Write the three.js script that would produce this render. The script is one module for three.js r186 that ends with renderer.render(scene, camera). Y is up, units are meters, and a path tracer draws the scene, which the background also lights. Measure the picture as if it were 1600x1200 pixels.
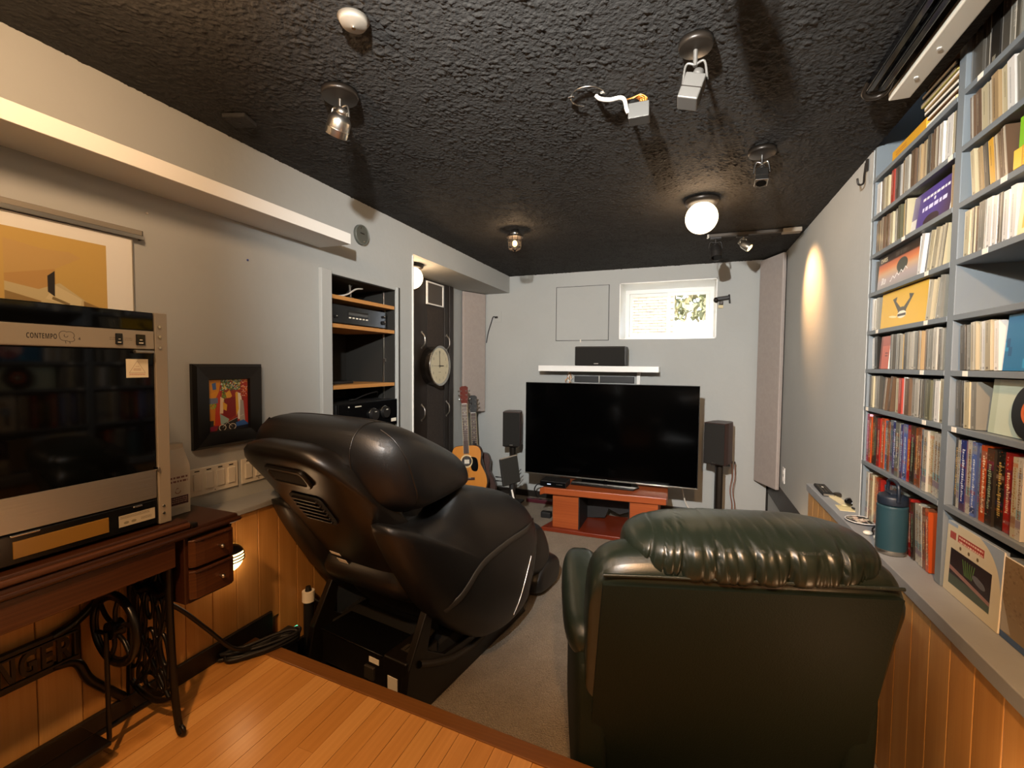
import * as THREE from 'three';
import { RoundedBoxGeometry } from 'three/addons/geometries/RoundedBoxGeometry.js';
import { mergeGeometries, toCreasedNormals } from 'three/addons/utils/BufferGeometryUtils.js';
import { RectAreaLightUniformsLib } from 'three/addons/lights/RectAreaLightUniformsLib.js';
import { FontLoader } from 'three/addons/loaders/FontLoader.js';
import { TextGeometry } from 'three/addons/geometries/TextGeometry.js';
import { ImprovedNoise } from 'three/addons/math/ImprovedNoise.js';

// ------------------------------------------------------------------ camera, sky, sun, main lights, exposure
const scene = new THREE.Scene();
const camera = new THREE.PerspectiveCamera(80.6, 1600 / 1200, 0.05, 200);
camera.position.set(0, 1.281, 0);
camera.rotation.set(-2.495 * Math.PI / 180, 21.17 * Math.PI / 180, 0.479 * Math.PI / 180, 'YXZ');
scene.add(camera);
scene.background = new THREE.Color(0xdfe8f2);
scene.backgroundIntensity = 4;
const renderer = new THREE.WebGLRenderer({ antialias: true });
renderer.toneMapping = THREE.LinearToneMapping;
renderer.toneMappingExposure = 1.0;
renderer.shadowMap.enabled = true;
RectAreaLightUniformsLib.init();
const sun = new THREE.DirectionalLight(0xfff1dc, 9);          // falls on the yard outside, from behind the house
sun.position.set(3, 9, 6); sun.target.position.set(0, 1.5, -6.5); sun.castShadow = true;
sun.shadow.camera.left = -8; sun.shadow.camera.right = 8; sun.shadow.camera.top = 8; sun.shadow.camera.bottom = -8; sun.shadow.camera.far = 30;
scene.add(sun, sun.target);
// unseen key light by the camera, aimed down the room (its fitting is built with the lamps)
const KEY = [-0.25, 1.92, 0.0];
const key = new THREE.SpotLight(0xf6f5f2, 50, 0, 0.84, 1.0, 2);
key.position.set(...KEY); key.target.position.set(-0.45, 1.55, -4.3); key.castShadow = true; key.shadow.radius = 1.3; key.shadow.mapSize.set(2048, 2048);
scene.add(key, key.target);
const WARM = 0xffd0a0;

// ------------------------------------------------------------------ helpers
let seed = 11; const rnd = () => { seed = (seed * 16807) % 2147483647; return seed / 2147483647; };
const rr = (a, b) => a + (b - a) * rnd();
const V = (x, y, z) => new THREE.Vector3(x, y, z);
const DEG = Math.PI / 180;
const used = {};
function numbered(n) { const k = used[n] = (used[n] || 0) + 1; return k === 1 ? n : n + '_' + String(k - 1).padStart(3, '0'); }
function clean(g) {
  let q = g.index ? g.toNonIndexed() : g;
  for (const k of Object.keys(q.attributes)) if (!['position', 'normal', 'uv'].includes(k)) q.deleteAttribute(k);
  if (!q.attributes.normal) q.computeVertexNormals();
  if (!q.attributes.uv) q.setAttribute('uv', new THREE.BufferAttribute(new Float32Array(q.attributes.position.count * 2), 2));
  q.morphAttributes = {};
  return q;
}
function join(list) { const a = [list].flat(5).filter(Boolean).map(clean); return a.length === 1 ? a[0] : mergeGeometries(a, false); }
// uv in metres by the way a face points; u runs along the grain axis
function planar(g, axis = 'x', ou = 0, ov = 0) {
  const p = g.attributes.position, n = g.attributes.normal, uv = g.attributes.uv, ai = 'xyz'.indexOf(axis);
  for (let i = 0; i < p.count; i++) {
    const c = [p.getX(i), p.getY(i), p.getZ(i)], m = [Math.abs(n.getX(i)), Math.abs(n.getY(i)), Math.abs(n.getZ(i))];
    const d = m[0] >= m[1] && m[0] >= m[2] ? 0 : m[1] >= m[2] ? 1 : 2, o = [0, 1, 2].filter(k => k !== d);
    let u = o[0], v = o[1]; if (o[1] === ai) { u = o[1]; v = o[0]; }
    uv.setXY(i, c[u] + ou, c[v] + ov);
  }
  return g;
}
// one named mesh of the joined geometries; opt.uv: grain axis, or 'keep'
function mk(name, geos, mat, parent, opt = {}) {
  const g = join(geos);
  if (opt.uv !== 'keep') planar(g, opt.uv || 'x', opt.ou || 0, opt.ov || 0);
  const m = new THREE.Mesh(g, mat); m.castShadow = opt.shadow !== false; m.receiveShadow = true;
  m.name = parent ? name : numbered(name);
  (parent || scene).add(m);
  if (opt.label) m.userData.label = opt.label;
  return m;
}
function thing(name, label, category, pos = [0, 0, 0], turn = 0, group) {
  const o = new THREE.Group(); o.name = numbered(name); o.position.set(...pos); o.rotation.y = turn;
  o.userData = { label, category }; if (group) o.userData.group = group; scene.add(o); return o;
}
function tag(o, label, category, group, kind) { Object.assign(o.userData, { label, category }); if (group) o.userData.group = group; if (kind) o.userData.kind = kind; return o; }
function struct(name, geos, mat, opt) { const m = mk(name, geos, mat, null, opt); m.userData.kind = 'structure'; return m; }
function structGroup(name) { const o = new THREE.Group(); o.name = numbered(name); o.userData.kind = 'structure'; scene.add(o); return o; }
// boxes by bounds; r rounds the edges
function bb(x0, x1, y0, y1, z0, z1, r = 0) {
  const w = Math.abs(x1 - x0), h = Math.abs(y1 - y0), d = Math.abs(z1 - z0);
  const g = r ? new RoundedBoxGeometry(w, h, d, 2, Math.min(r, w / 2.01, h / 2.01, d / 2.01)) : new THREE.BoxGeometry(w, h, d);
  return g.translate((x0 + x1) / 2, (y0 + y1) / 2, (z0 + z1) / 2);
}
const bx = (w, h, d, x = 0, y = 0, z = 0, r = 0) => bb(x - w / 2, x + w / 2, y - h / 2, y + h / 2, z - d / 2, z + d / 2, r);
function cy(r0, r1, h, x = 0, y = 0, z = 0, axis = 'y', seg = 24) {
  const g = new THREE.CylinderGeometry(r1, r0, h, seg);
  if (axis === 'x') g.rotateZ(-Math.PI / 2); if (axis === 'z') g.rotateX(Math.PI / 2);
  return g.translate(x, y, z);
}
const vs = pts => pts.map(p => V(...p));
const tb = (pts, r = 0.003, seg = 0, closed = false, rad = 7) => new THREE.TubeGeometry(new THREE.CatmullRomCurve3(vs(pts), closed, 'catmullrom', 0.5), seg || pts.length * 6, r, rad, closed);
const line = (a, b, r, seg = 8) => { const d = V(...b).sub(V(...a)), g = new THREE.CylinderGeometry(r, r, d.length(), seg); g.applyQuaternion(new THREE.Quaternion().setFromUnitVectors(V(0, 1, 0), d.clone().normalize())); return g.translate((a[0] + b[0]) / 2, (a[1] + b[1]) / 2, (a[2] + b[2]) / 2); };
const lt = (pts, seg = 32) => new THREE.LatheGeometry(pts.map(p => new THREE.Vector2(...p)), seg);
const sp = (r, x, y, z, a = 1, b = 1, c = 1, s = 16) => new THREE.SphereGeometry(r, s, Math.round(s * 0.7)).scale(a, b, c).translate(x, y, z);
const tor = (R, r, x, y, z, axis = 'z', seg = 36, arc = Math.PI * 2) => { const g = new THREE.TorusGeometry(R, r, 8, seg, arc); if (axis === 'x') g.rotateY(Math.PI / 2); if (axis === 'y') g.rotateX(Math.PI / 2); return g.translate(x, y, z); };
function ex(pts, depth, bevel = 0, seg = 2, holes = []) {
  const s = pts instanceof THREE.Shape ? pts : new THREE.Shape(pts.map(p => new THREE.Vector2(...p)));
  for (const h of holes) s.holes.push(new THREE.Path(h.map(p => new THREE.Vector2(...p))));
  return new THREE.ExtrudeGeometry(s, { depth: depth - 2 * bevel, bevelEnabled: bevel > 0, bevelSize: bevel, bevelThickness: bevel, bevelOffset: -bevel, bevelSegments: seg, curveSegments: 16 }).translate(0, 0, bevel);
}
const circ = (r, x = 0, y = 0, n = 32) => Array.from({ length: n }, (_, i) => [x + r * Math.cos(i / n * 2 * Math.PI), y + r * Math.sin(i / n * 2 * Math.PI)]);
function smooth(pts, n = 64, tension = 0.5) { const c = new THREE.CatmullRomCurve3(pts.map(p => V(p[0], p[1], 0)), true, 'catmullrom', tension); return c.getSpacedPoints(n).slice(0, n).map(p => [p.x, p.y]); }
const mx = (g, m) => g.applyMatrix4(m);
const rot = (g, x = 0, y = 0, z = 0) => g.applyMatrix4(new THREE.Matrix4().makeRotationFromEuler(new THREE.Euler(x, y, z)));
// a pillow: a closed outline (a, b) swept across a half width hw and drawn in towards both ends; lat() gives its half width at a point of the plane
function inflate(outline, hw, { p = 4, rings = 28, n = 72, map = (a, b, l) => [l, b, a], tension = 0.5, off = 0, disp = null, cen = null } = {}) {
  const o = smooth(outline, n, tension), c = cen || [o.reduce((s, q) => s + q[0], 0) / n, o.reduce((s, q) => s + q[1], 0) / n];
  const pos = [], uv = [], idx = [];
  for (let k = 0; k <= rings; k++) {
    const u = Math.sin((k / rings - 0.5) * Math.PI), s = Math.pow(Math.max(0, 1 - Math.pow(Math.abs(u), p)), 1 / p);
    for (let i = 0; i <= n; i++) {
      const q = o[i % n], d = disp ? disp(i / n, u, q) : 1;
      pos.push(...map(c[0] + (q[0] - c[0]) * s * d, c[1] + (q[1] - c[1]) * s * d, u * hw + off)); uv.push(i / n, k / rings);
    }
  }
  for (let k = 0; k < rings; k++) for (let i = 0; i < n; i++) { const a = k * (n + 1) + i, b = a + n + 1; idx.push(a, b, a + 1, b, b + 1, a + 1); }
  const g = new THREE.BufferGeometry();
  g.setAttribute('position', new THREE.Float32BufferAttribute(pos, 3)); g.setAttribute('uv', new THREE.Float32BufferAttribute(uv, 2)); g.setIndex(idx);
  let vol = 0; const P = k => V(pos[3 * k], pos[3 * k + 1], pos[3 * k + 2]);
  for (let t = 0; t < idx.length; t += 3) vol += P(idx[t]).dot(P(idx[t + 1]).cross(P(idx[t + 2])));
  if (vol < 0) { for (let t = 0; t < idx.length; t += 3) [idx[t + 1], idx[t + 2]] = [idx[t + 2], idx[t + 1]]; g.setIndex(idx); }
  g.computeVertexNormals();
  // close the seam in the normals
  const N = g.attributes.normal;
  for (let k = 0; k <= rings; k++) { const a = k * (n + 1), b = a + n, v = V(N.getX(a) + N.getX(b), N.getY(a) + N.getY(b), N.getZ(a) + N.getZ(b)).normalize(); N.setXYZ(a, v.x, v.y, v.z); N.setXYZ(b, v.x, v.y, v.z); }
  g.userData = {
    lat(x, y) { const ang = Math.atan2(y - c[1], x - c[0]), d = Math.hypot(x - c[0], y - c[1]); let best = 1e9, R = 1; for (const q of o) { const da = Math.abs(Math.atan2(Math.sin(Math.atan2(q[1] - c[1], q[0] - c[0]) - ang), Math.cos(Math.atan2(q[1] - c[1], q[0] - c[0]) - ang))); if (da < best) { best = da; R = Math.hypot(q[0] - c[0], q[1] - c[1]); } } const f = Math.min(1, d / R); return hw * Math.pow(1 - Math.pow(f, p), 1 / p); },
    at(i, u) { const q = o[Math.round(i * n) % n], s = Math.pow(Math.max(0, 1 - Math.pow(Math.abs(u), p)), 1 / p); return map(c[0] + (q[0] - c[0]) * s, c[1] + (q[1] - c[1]) * s, u * hw + off); },
  };
  return g;
}

// ------------------------------------------------------------------ textures and materials
const lerp = (a, b, t) => a + (b - a) * t, cl = (x, a = 0, b = 1) => Math.min(b, Math.max(a, x));
function hash(x, y, s) { let h = (x * 374761393 + y * 668265263 + s * 1274126177) | 0; h = Math.imul(h ^ (h >>> 13), 1274126177); return ((h ^ (h >>> 16)) >>> 0) / 4294967296; }
function vnoise(x, y, px, py, s = 0) {
  const x0 = Math.floor(x), y0 = Math.floor(y), fx = x - x0, fy = y - y0, ux = fx * fx * (3 - 2 * fx), uy = fy * fy * (3 - 2 * fy), w = (a, b) => ((a % b) + b) % b;
  const h = (i, j) => hash(w(x0 + i, px), w(y0 + j, py), s);
  return lerp(lerp(h(0, 0), h(1, 0), ux), lerp(h(0, 1), h(1, 1), ux), uy);
}
function fbm(u, v, fx, fy, oct = 4, s = 0) { let a = 0.5, t = 0, n = 0; for (let k = 0; k < oct; k++) { t += a * vnoise(u * fx, v * fy, fx, fy, s + k); n += a; a *= 0.5; fx *= 2; fy *= 2; } return t / n; }
function dataTex(w, h, fn, srgb, rx = 1, ry = 1) {
  const d = new Uint8Array(w * h * 4);
  for (let j = 0; j < h; j++) for (let i = 0; i < w; i++) { const c = fn(i / w, j / h), k = (j * w + i) * 4; d[k] = c[0]; d[k + 1] = c[1]; d[k + 2] = c[2]; d[k + 3] = 255; }
  const t = new THREE.DataTexture(d, w, h); t.wrapS = t.wrapT = THREE.RepeatWrapping; t.magFilter = THREE.LinearFilter; t.minFilter = THREE.LinearMipmapLinearFilter; t.generateMipmaps = true;
  if (srgb) t.colorSpace = THREE.SRGBColorSpace; t.repeat.set(rx, ry); t.needsUpdate = true; return t;
}
const grey = (w, h, fn, rx, ry) => dataTex(w, h, (u, v) => { const g = cl(fn(u, v)) * 255; return [g, g, g]; }, false, rx, ry);
const hex = h => [(h >> 16) & 255, (h >> 8) & 255, h & 255];
const mixc = (a, b, t) => [lerp(a[0], b[0], t), lerp(a[1], b[1], t), lerp(a[2], b[2], t)];
function woodTex(c0, c1, { rx = 1.2, ry = 5, rings = 9, s = 1, fine = 0.35, w = 512, h = 256 } = {}) {
  const A = hex(c0), B = hex(c1);
  return dataTex(w, h, (u, v) => {
    const warp = fbm(u, v, 2, 4, 3, s) * 1.4, r = Math.abs(Math.sin((v * rings + warp) * Math.PI)), f = fbm(u, v, 4, 96, 2, s + 9), g = fbm(u, v, 2, 3, 2, s + 20);
    return mixc(A, B, cl(0.25 * r + fine * f + 0.5 * g - 0.05));
  }, true, rx, ry);
}
const std = (o) => new THREE.MeshStandardMaterial({ roughness: 0.6, metalness: 0, ...o });
const phy = (o) => new THREE.MeshPhysicalMaterial({ roughness: 0.5, metalness: 0, ...o });
const leatherB = grey(512, 512, (u, v) => { const a = vnoise(u * 90, v * 90, 90, 90, 3), b = vnoise(u * 180, v * 180, 180, 180, 4); return 0.6 * a + 0.4 * b; }, 5, 5);
const peelB = grey(256, 256, (u, v) => fbm(u, v, 24, 24, 3, 5), 2, 2);
const mottle = (c0, c1, s, rx, f = 6) => dataTex(256, 256, (u, v) => mixc(hex(c0), hex(c1), fbm(u, v, f, f, 4, s)), true, rx, rx);
const M = {
  wall: std({ map: mottle(0xa3a5a2, 0xaaaca9, 31, 0.5), roughness: 0.72, bumpMap: peelB, bumpScale: 0.0006 }),
  paint: std({ map: mottle(0x6b7378, 0x757d81, 33, 0.8), roughness: 0.5, bumpMap: peelB, bumpScale: 0.0003 }),
  ledge: std({ map: mottle(0x86898b, 0x939698, 35, 1.3), roughness: 0.55, bumpMap: peelB, bumpScale: 0.0004 }),
  ceil: std({ color: 0x262421, roughness: 0.88, bumpMap: grey(512, 512, (u, v) => fbm(u, v, 60, 60, 3, 6), 2, 2), bumpScale: 0.003 }),
  white: std({ color: 0xe3e1da, roughness: 0.45 }),
  whiteGloss: std({ color: 0xeeeeea, roughness: 0.25 }),
  plastic: std({ color: 0xd9d2c2, roughness: 0.38 }),
  black: std({ color: 0x141312, roughness: 0.55 }),
  blackGloss: std({ color: 0x0b0b0c, roughness: 0.14 }),
  blackMatte: std({ color: 0x17150f, roughness: 0.85 }),
  nicheBlack: std({ color: 0x1c1a15, roughness: 0.8 }),
  baseboard: std({ color: 0x1b150f, roughness: 0.45, bumpMap: peelB, bumpScale: 0.0004 }),
  trap: std({ map: mottle(0x9d938d, 0xa79d96, 37, 3, 16), roughness: 0.95 }),
  chrome: std({ color: 0xc9c7c2, roughness: 0.18, metalness: 1 }),
  steel: std({ color: 0xa9a59c, roughness: 0.34, metalness: 0.95, bumpMap: grey(256, 256, (u, v) => fbm(u, v, 3, 120, 2, 8), 3, 3), bumpScale: 0.0002 }),
  nickel: std({ color: 0xbab6ae, roughness: 0.28, metalness: 1 }),
  alu: std({ color: 0x8f877a, roughness: 0.5, metalness: 0.35 }),
  bronze: std({ color: 0x2a241e, roughness: 0.38, metalness: 0.5 }),
  iron: std({ color: 0x120f0d, roughness: 0.32, metalness: 0.25 }),
  cable: std({ color: 0x100f0f, roughness: 0.5 }),
  cableWhite: std({ color: 0xc9c3b8, roughness: 0.5 }),
  copper: std({ color: 0xb87b3c, roughness: 0.35, metalness: 0.9 }),
  leather: phy({ color: 0x0d0c0b, roughness: 0.42, bumpMap: leatherB, bumpScale: 0.00018, clearcoat: 0.12, clearcoatRoughness: 0.5 }),
  shell: std({ color: 0x130f0b, roughness: 0.36 }),
  satin: std({ color: 0x39332b, roughness: 0.5, metalness: 0.3 }),
  green: phy({ color: 0x171f17, roughness: 0.34, bumpMap: leatherB, bumpScale: 0.00018, clearcoat: 0.3, clearcoatRoughness: 0.35 }),
  greenFlat: phy({ color: 0x151c15, specularIntensity: 0.35, roughness: 0.6, bumpMap: leatherB, bumpScale: 0.0005 }),
  carpet: std({ map: dataTex(1024, 1024, (u, v) => { const a = fbm(u, v, 8, 8, 3, 41), b = vnoise(u * 256, v * 256, 256, 256, 42), c = vnoise(u * 512, v * 512, 512, 512, 43); return mixc(hex(0x5f5549), hex(0xa09584), cl(0.25 * a + 0.45 * b + 0.4 * c)); }, true, 1.6, 1.6), roughness: 1, bumpMap: grey(512, 512, (u, v) => vnoise(u * 170, v * 170, 170, 170, 44) * 0.7 + 0.3 * vnoise(u * 340, v * 340, 340, 340, 45), 2, 2), bumpScale: 0.005 }),
  pine: [woodTex(0xc4955a, 0xab793c, { rx: 0.9, ry: 4, rings: 4, s: 51 }), woodTex(0xbc8c50, 0xa07037, { rx: 0.9, ry: 4, rings: 5, s: 52 }), woodTex(0xca9e62, 0xb07f44, { rx: 0.9, ry: 4, rings: 3, s: 53 })].map(t => std({ map: t, roughness: 0.38 })),
  oak: [woodTex(0xcb9454, 0xb07a3c, { rx: 1.1, ry: 8, rings: 5, s: 61 }), woodTex(0xcf9859, 0xb57f42, { rx: 1.1, ry: 8, rings: 6, s: 62 }), woodTex(0xc68e4e, 0xa97336, { rx: 1.1, ry: 8, rings: 4, s: 63 }), woodTex(0xd29e60, 0xb98546, { rx: 1.1, ry: 8, rings: 7, s: 64 })].map(t => std({ map: t, roughness: 0.3 })),
  nosing: std({ map: woodTex(0x7d5228, 0x623c19, { rx: 1, ry: 8, s: 65 }), roughness: 0.4 }),
  dark: std({ map: woodTex(0x482817, 0x2a150a, { rx: 1.5, ry: 9, rings: 10, s: 66, fine: 0.6 }), roughness: 0.32 }),
  darkEdge: std({ map: woodTex(0x5c371c, 0x371c0d, { rx: 1.5, ry: 9, rings: 10, s: 67, fine: 0.6 }), roughness: 0.34 }),
  cherry: std({ map: woodTex(0xad5a2a, 0x8a3f1b, { rx: 1.2, ry: 6, rings: 8, s: 68, fine: 0.5 }), roughness: 0.36 }),
  cherryDark: std({ map: woodTex(0x7e2f14, 0x5c200d, { rx: 1.2, ry: 6, rings: 6, s: 69 }), roughness: 0.3 }),
  shelfPine: std({ map: woodTex(0xc99254, 0xb0783a, { rx: 1.2, ry: 6, rings: 6, s: 70 }), roughness: 0.5 }),
  spruce: phy({ map: woodTex(0xd08a35, 0xc07826, { rx: 1, ry: 14, rings: 12, s: 71 }), roughness: 0.3, clearcoat: 0.6, clearcoatRoughness: 0.12 }),
  rosewood: std({ map: woodTex(0x4b2514, 0x2c140a, { s: 72 }), roughness: 0.4 }),
  headWood: phy({ map: woodTex(0x6a1f10, 0x4a120a, { s: 73 }), roughness: 0.25, clearcoat: 0.5 }),
  walnut: std({ map: woodTex(0x3f2118, 0x2a150f, { rx: 1.4, ry: 7, s: 74 }), roughness: 0.4 }),
  grille: std({ color: 0x1d1b18, roughness: 0.95, bumpMap: grey(128, 128, (u, v) => 0.5 + 0.25 * Math.sin(u * 100.53) + 0.25 * Math.sin(v * 100.53), 14, 14), bumpScale: 0.0006 }),
  teal: std({ color: 0x233f47, roughness: 0.42, bumpMap: leatherB, bumpScale: 0.0001 }),
  navy: std({ color: 0x141e2b, roughness: 0.45 }),
  felt: std({ map: mottle(0x2d2621, 0x3a322b, 81, 2, 40), roughness: 0.95 }),
  frameDark: std({ color: 0x211a15, roughness: 0.5 }),
  paper: std({ color: 0xe6dfcf, roughness: 0.85 }),
  cream: std({ color: 0xd9cba2, roughness: 0.8 }),
  glassDark: phy({ color: 0x040404, roughness: 0.05, specularIntensity: 0.55 }),
  pane: phy({ color: 0xffffff, roughness: 0, transmission: 1, thickness: 0, ior: 1.45 }),
  clear: phy({ color: 0xf4f6f4, roughness: 0.05, transmission: 1, thickness: 0, ior: 1.45 }),
  globe: std({ color: 0xfff4e0, roughness: 0.3, emissive: new THREE.Color(1.0, 0.8, 0.52), emissiveIntensity: 3.2 }),
  bulb: std({ color: 0xffe2b0, roughness: 0.3, emissive: new THREE.Color(1.0, 0.66, 0.26), emissiveIntensity: 5 }),
  bulbDim: std({ color: 0xffe2b0, roughness: 0.3, emissive: new THREE.Color(1.0, 0.62, 0.2), emissiveIntensity: 2.5 }),
  keyGlow: std({ color: 0xffffff, emissive: new THREE.Color(1, 0.95, 0.86), emissiveIntensity: 4 }),
  led: std({ color: 0x0a3020, emissive: new THREE.Color(0.1, 0.9, 0.45), emissiveIntensity: 1.5 }),
  record: std({ color: 0x131313, roughness: 0.3 }),
};
// a canvas print: draw(c, w, h) paints it
function print(w, h, draw, o = {}) {
  const cv = document.createElement('canvas'); cv.width = w; cv.height = h; const c = cv.getContext('2d'); draw(c, w, h);
  const t = new THREE.CanvasTexture(cv); t.colorSpace = THREE.SRGBColorSpace; t.magFilter = THREE.LinearFilter; return std({ map: t, roughness: 0.6, ...o });
}
// a flat rectangle with its own print uv, facing +z before it is turned
const card = (w, h, x = 0, y = 0, z = 0) => new THREE.PlaneGeometry(w, h).translate(x, y, z);
const dashes = (c, x, y, w, h, n, col, a = 1) => { c.fillStyle = col; c.globalAlpha = a; for (let i = 0; i < n; i++) { let u = x; while (u < x + w) { const l = h * (0.6 + rnd() * 1.6); c.fillRect(u, y + i * h * 2, Math.min(l, x + w - u), h); u += l + h * 0.5; } } c.globalAlpha = 1; };
// ------------------------------------------------------------------ the room
const H = 2.167, FY = -0.05, PY = 0.2;        // ceiling, carpet, wooden platform
const ZB = 1.5;                                // back wall, behind the camera
const XL = -1.70, XR = 0.69, ZF = -4.3;
// carpet floor and its slab
struct('floor', bb(-2.3, 0.95, FY - 0.12, FY, ZF - 0.1, ZB + 0.1), M.carpet);
// ceiling: sprayed stucco, displaced in the region that is seen
{
  const n = new ImprovedNoise(), x0 = -1.72, x1 = 0.689, z0 = ZF - 0.02, z1 = 0.2, nx = 400, nz = 740, pos = [], uv = [], idx = [];
  for (let j = 0; j <= nz; j++) for (let i = 0; i <= nx; i++) {
    const x = lerp(x0, x1, i / nx), z = lerp(z0, z1, j / nz);
    const w = n.noise(x * 9, z * 9, 3.1) * 0.3, a = n.noise(x * 75 + w * 4, z * 88, 1.7), b = n.noise(x * 150, z * 165, 7.3), c = n.noise(x * 14, z * 14, 2.2);
    const lump = Math.max(0, a * 1.1 + b * 0.75 + c * 0.45 - 0.1);
    pos.push(x, H - 0.0045 * Math.min(1.1, lump) - 0.0006 * b, z); uv.push(x, z);
  }
  for (let j = 0; j < nz; j++) for (let i = 0; i < nx; i++) { const a = j * (nx + 1) + i, b = a + nx + 1; idx.push(a, a + 1, b, b, a + 1, b + 1); }
  const g = new THREE.BufferGeometry(); g.setAttribute('position', new THREE.Float32BufferAttribute(pos, 3)); g.setAttribute('uv', new THREE.Float32BufferAttribute(uv, 2)); g.setIndex(idx); g.computeVertexNormals();
  const m = new THREE.Mesh(g, M.ceil); m.name = numbered('ceiling'); m.userData.kind = 'structure'; m.receiveShadow = m.castShadow = true; scene.add(m);
  struct('ceiling_slab', [bb(-2.35, 0.69, H + 0.012, H + 0.2, ZF - 0.5, ZB + 0.15), bb(-2.35, 0.69, H, H + 0.012, 0.2, ZB + 0.1), bb(0.69, 1.0, H, H + 0.2, ZF - 0.5, -2.295), bb(0.69, 1.0, H, H + 0.2, -0.98, ZB + 0.15)], M.ceil);
  struct('ceiling_recess', [bb(0.69, 1.0, 2.40, 2.5, -2.4, -0.9), bb(0.93, 1.0, H, 2.42, -2.4, -0.9), bb(0.69, 1.0, H, 2.42, -2.4, -2.295), bb(0.69, 1.0, H, 2.42, -0.98, -0.9)], M.ceil);
}
// left wall with the niche for the amplifiers (its black lining is the niche)
const NZ0 = -1.826, NZ1 = -2.375, NY0 = 0.62, NY1 = 1.735, NX = -2.08;
struct('wall_left', [bb(XL, -2.2, FY, H, NZ0, ZB + 0.1), bb(XL, -2.2, FY, H, -2.565, NZ1), bb(XL, -2.2, FY, NY0, NZ1, NZ0), bb(XL, -2.2, NY1, H, NZ1, NZ0), bb(NX - 0.03, -2.2, NY0, NY1, NZ1, NZ0)], M.wall, { uv: 'z' });
struct('niche_lining', [bb(NX, NX - 0.03, NY0, NY1, NZ1, NZ0), bb(XL - 0.004, NX, NY0, NY1, NZ1, NZ1 + 0.006), bb(XL - 0.004, NX, NY0, NY1, NZ0 - 0.006, NZ0), bb(XL - 0.004, NX, NY1 - 0.006, NY1, NZ1, NZ0), bb(XL - 0.004, NX, NY0, NY0 + 0.006, NZ1, NZ0)], M.nicheBlack);
struct('trim_1', bb(XL, XL + 0.022, 0.72, 1.748, -1.745, -1.815, 0.004), M.wall);           // upright board beside the niche
struct('trim_2', bb(XL, XL + 0.010, 0.72, 1.752, -2.398, -2.408, 0.002), M.blackMatte);     // dark line of the niche door
struct('trim_3', bb(XL, XL + 0.012, 0.72, 1.75, -2.378, -2.394, 0.003), M.wall);
struct('trim_4', bb(XL - 0.005, XL + 0.007, 0.72, 1.99, -2.556, -2.568, 0.002), M.white);    // corner bead of the alcove
// soffit over the alcove, alcove wall
struct('soffit', bb(XL, -2.2, 2.0, H, ZF, -2.565), M.wall, { uv: 'z' });
struct('wall_alcove', bb(-2.1, -2.25, FY, 2.02, ZF, -2.5), M.wall, { uv: 'z' });
// far wall: deep opening for the basement window
const WX0 = -0.604, WX1 = 0.223, WY0 = 1.52, WY1 = 2.037, WZ = -4.7;
struct('wall_far', [bb(-2.3, WX0, FY - 0.1, H + 0.2, ZF - 0.5, ZF), bb(WX1, 0.95, FY - 0.1, H + 0.2, ZF - 0.5, ZF), bb(WX0, WX1, FY - 0.1, WY0, ZF - 0.5, ZF), bb(WX0, WX1, WY1, H + 0.2, ZF - 0.5, ZF)], M.wall);
struct('window_reveal', [bb(WX0, WX0 + 0.008, WY0, WY1, WZ, ZF - 0.002), bb(WX1 - 0.008, WX1, WY0, WY1, WZ, ZF - 0.002), bb(WX0, WX1, WY1 - 0.008, WY1, WZ, ZF - 0.002), bb(WX0, WX1, WY0, WY0 + 0.01, WZ, ZF - 0.002)], M.whiteGloss);
struct('wall_right', [bb(XR, 0.95, FY, H, ZF, -2.295), bb(XR, 0.95, FY, H, -0.98, ZB + 0.1), bb(1.0, 0.93, FY, H, -2.295, -0.98), bb(XR, 0.95, FY, 0.6, -2.295, -0.98)], M.wall, { uv: 'z' });
struct('wall_back', bb(-2.3, 0.95, FY - 0.1, H + 0.1, ZB, ZB + 0.12), M.wall);
// baseboards
struct('baseboard_far', bb(-2.09, 0.68, FY, 0.012, ZF, ZF + 0.018, 0.004), M.baseboard);
struct('baseboard_alcove', bb(-2.1, -2.085, FY, 0.012, ZF + 0.02, -2.6, 0.004), M.baseboard, { uv: 'z' });
// low foundation strip on the right with its dark sloping cap
struct('trim_5', ex([[0.645, 0.235], [0.69, 0.345], [0.69, 0.235]], 1.46).translate(0, 0, -4.29), M.baseboard, { uv: 'z' });
struct('trim_6', bb(0.655, 0.69, FY, 0.235, -4.29, -2.83), M.wall, { uv: 'z' });
struct('trim_7', bb(0.64, 0.656, FY, 0.3, -4.298, -4.285), M.blackMatte);

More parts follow.
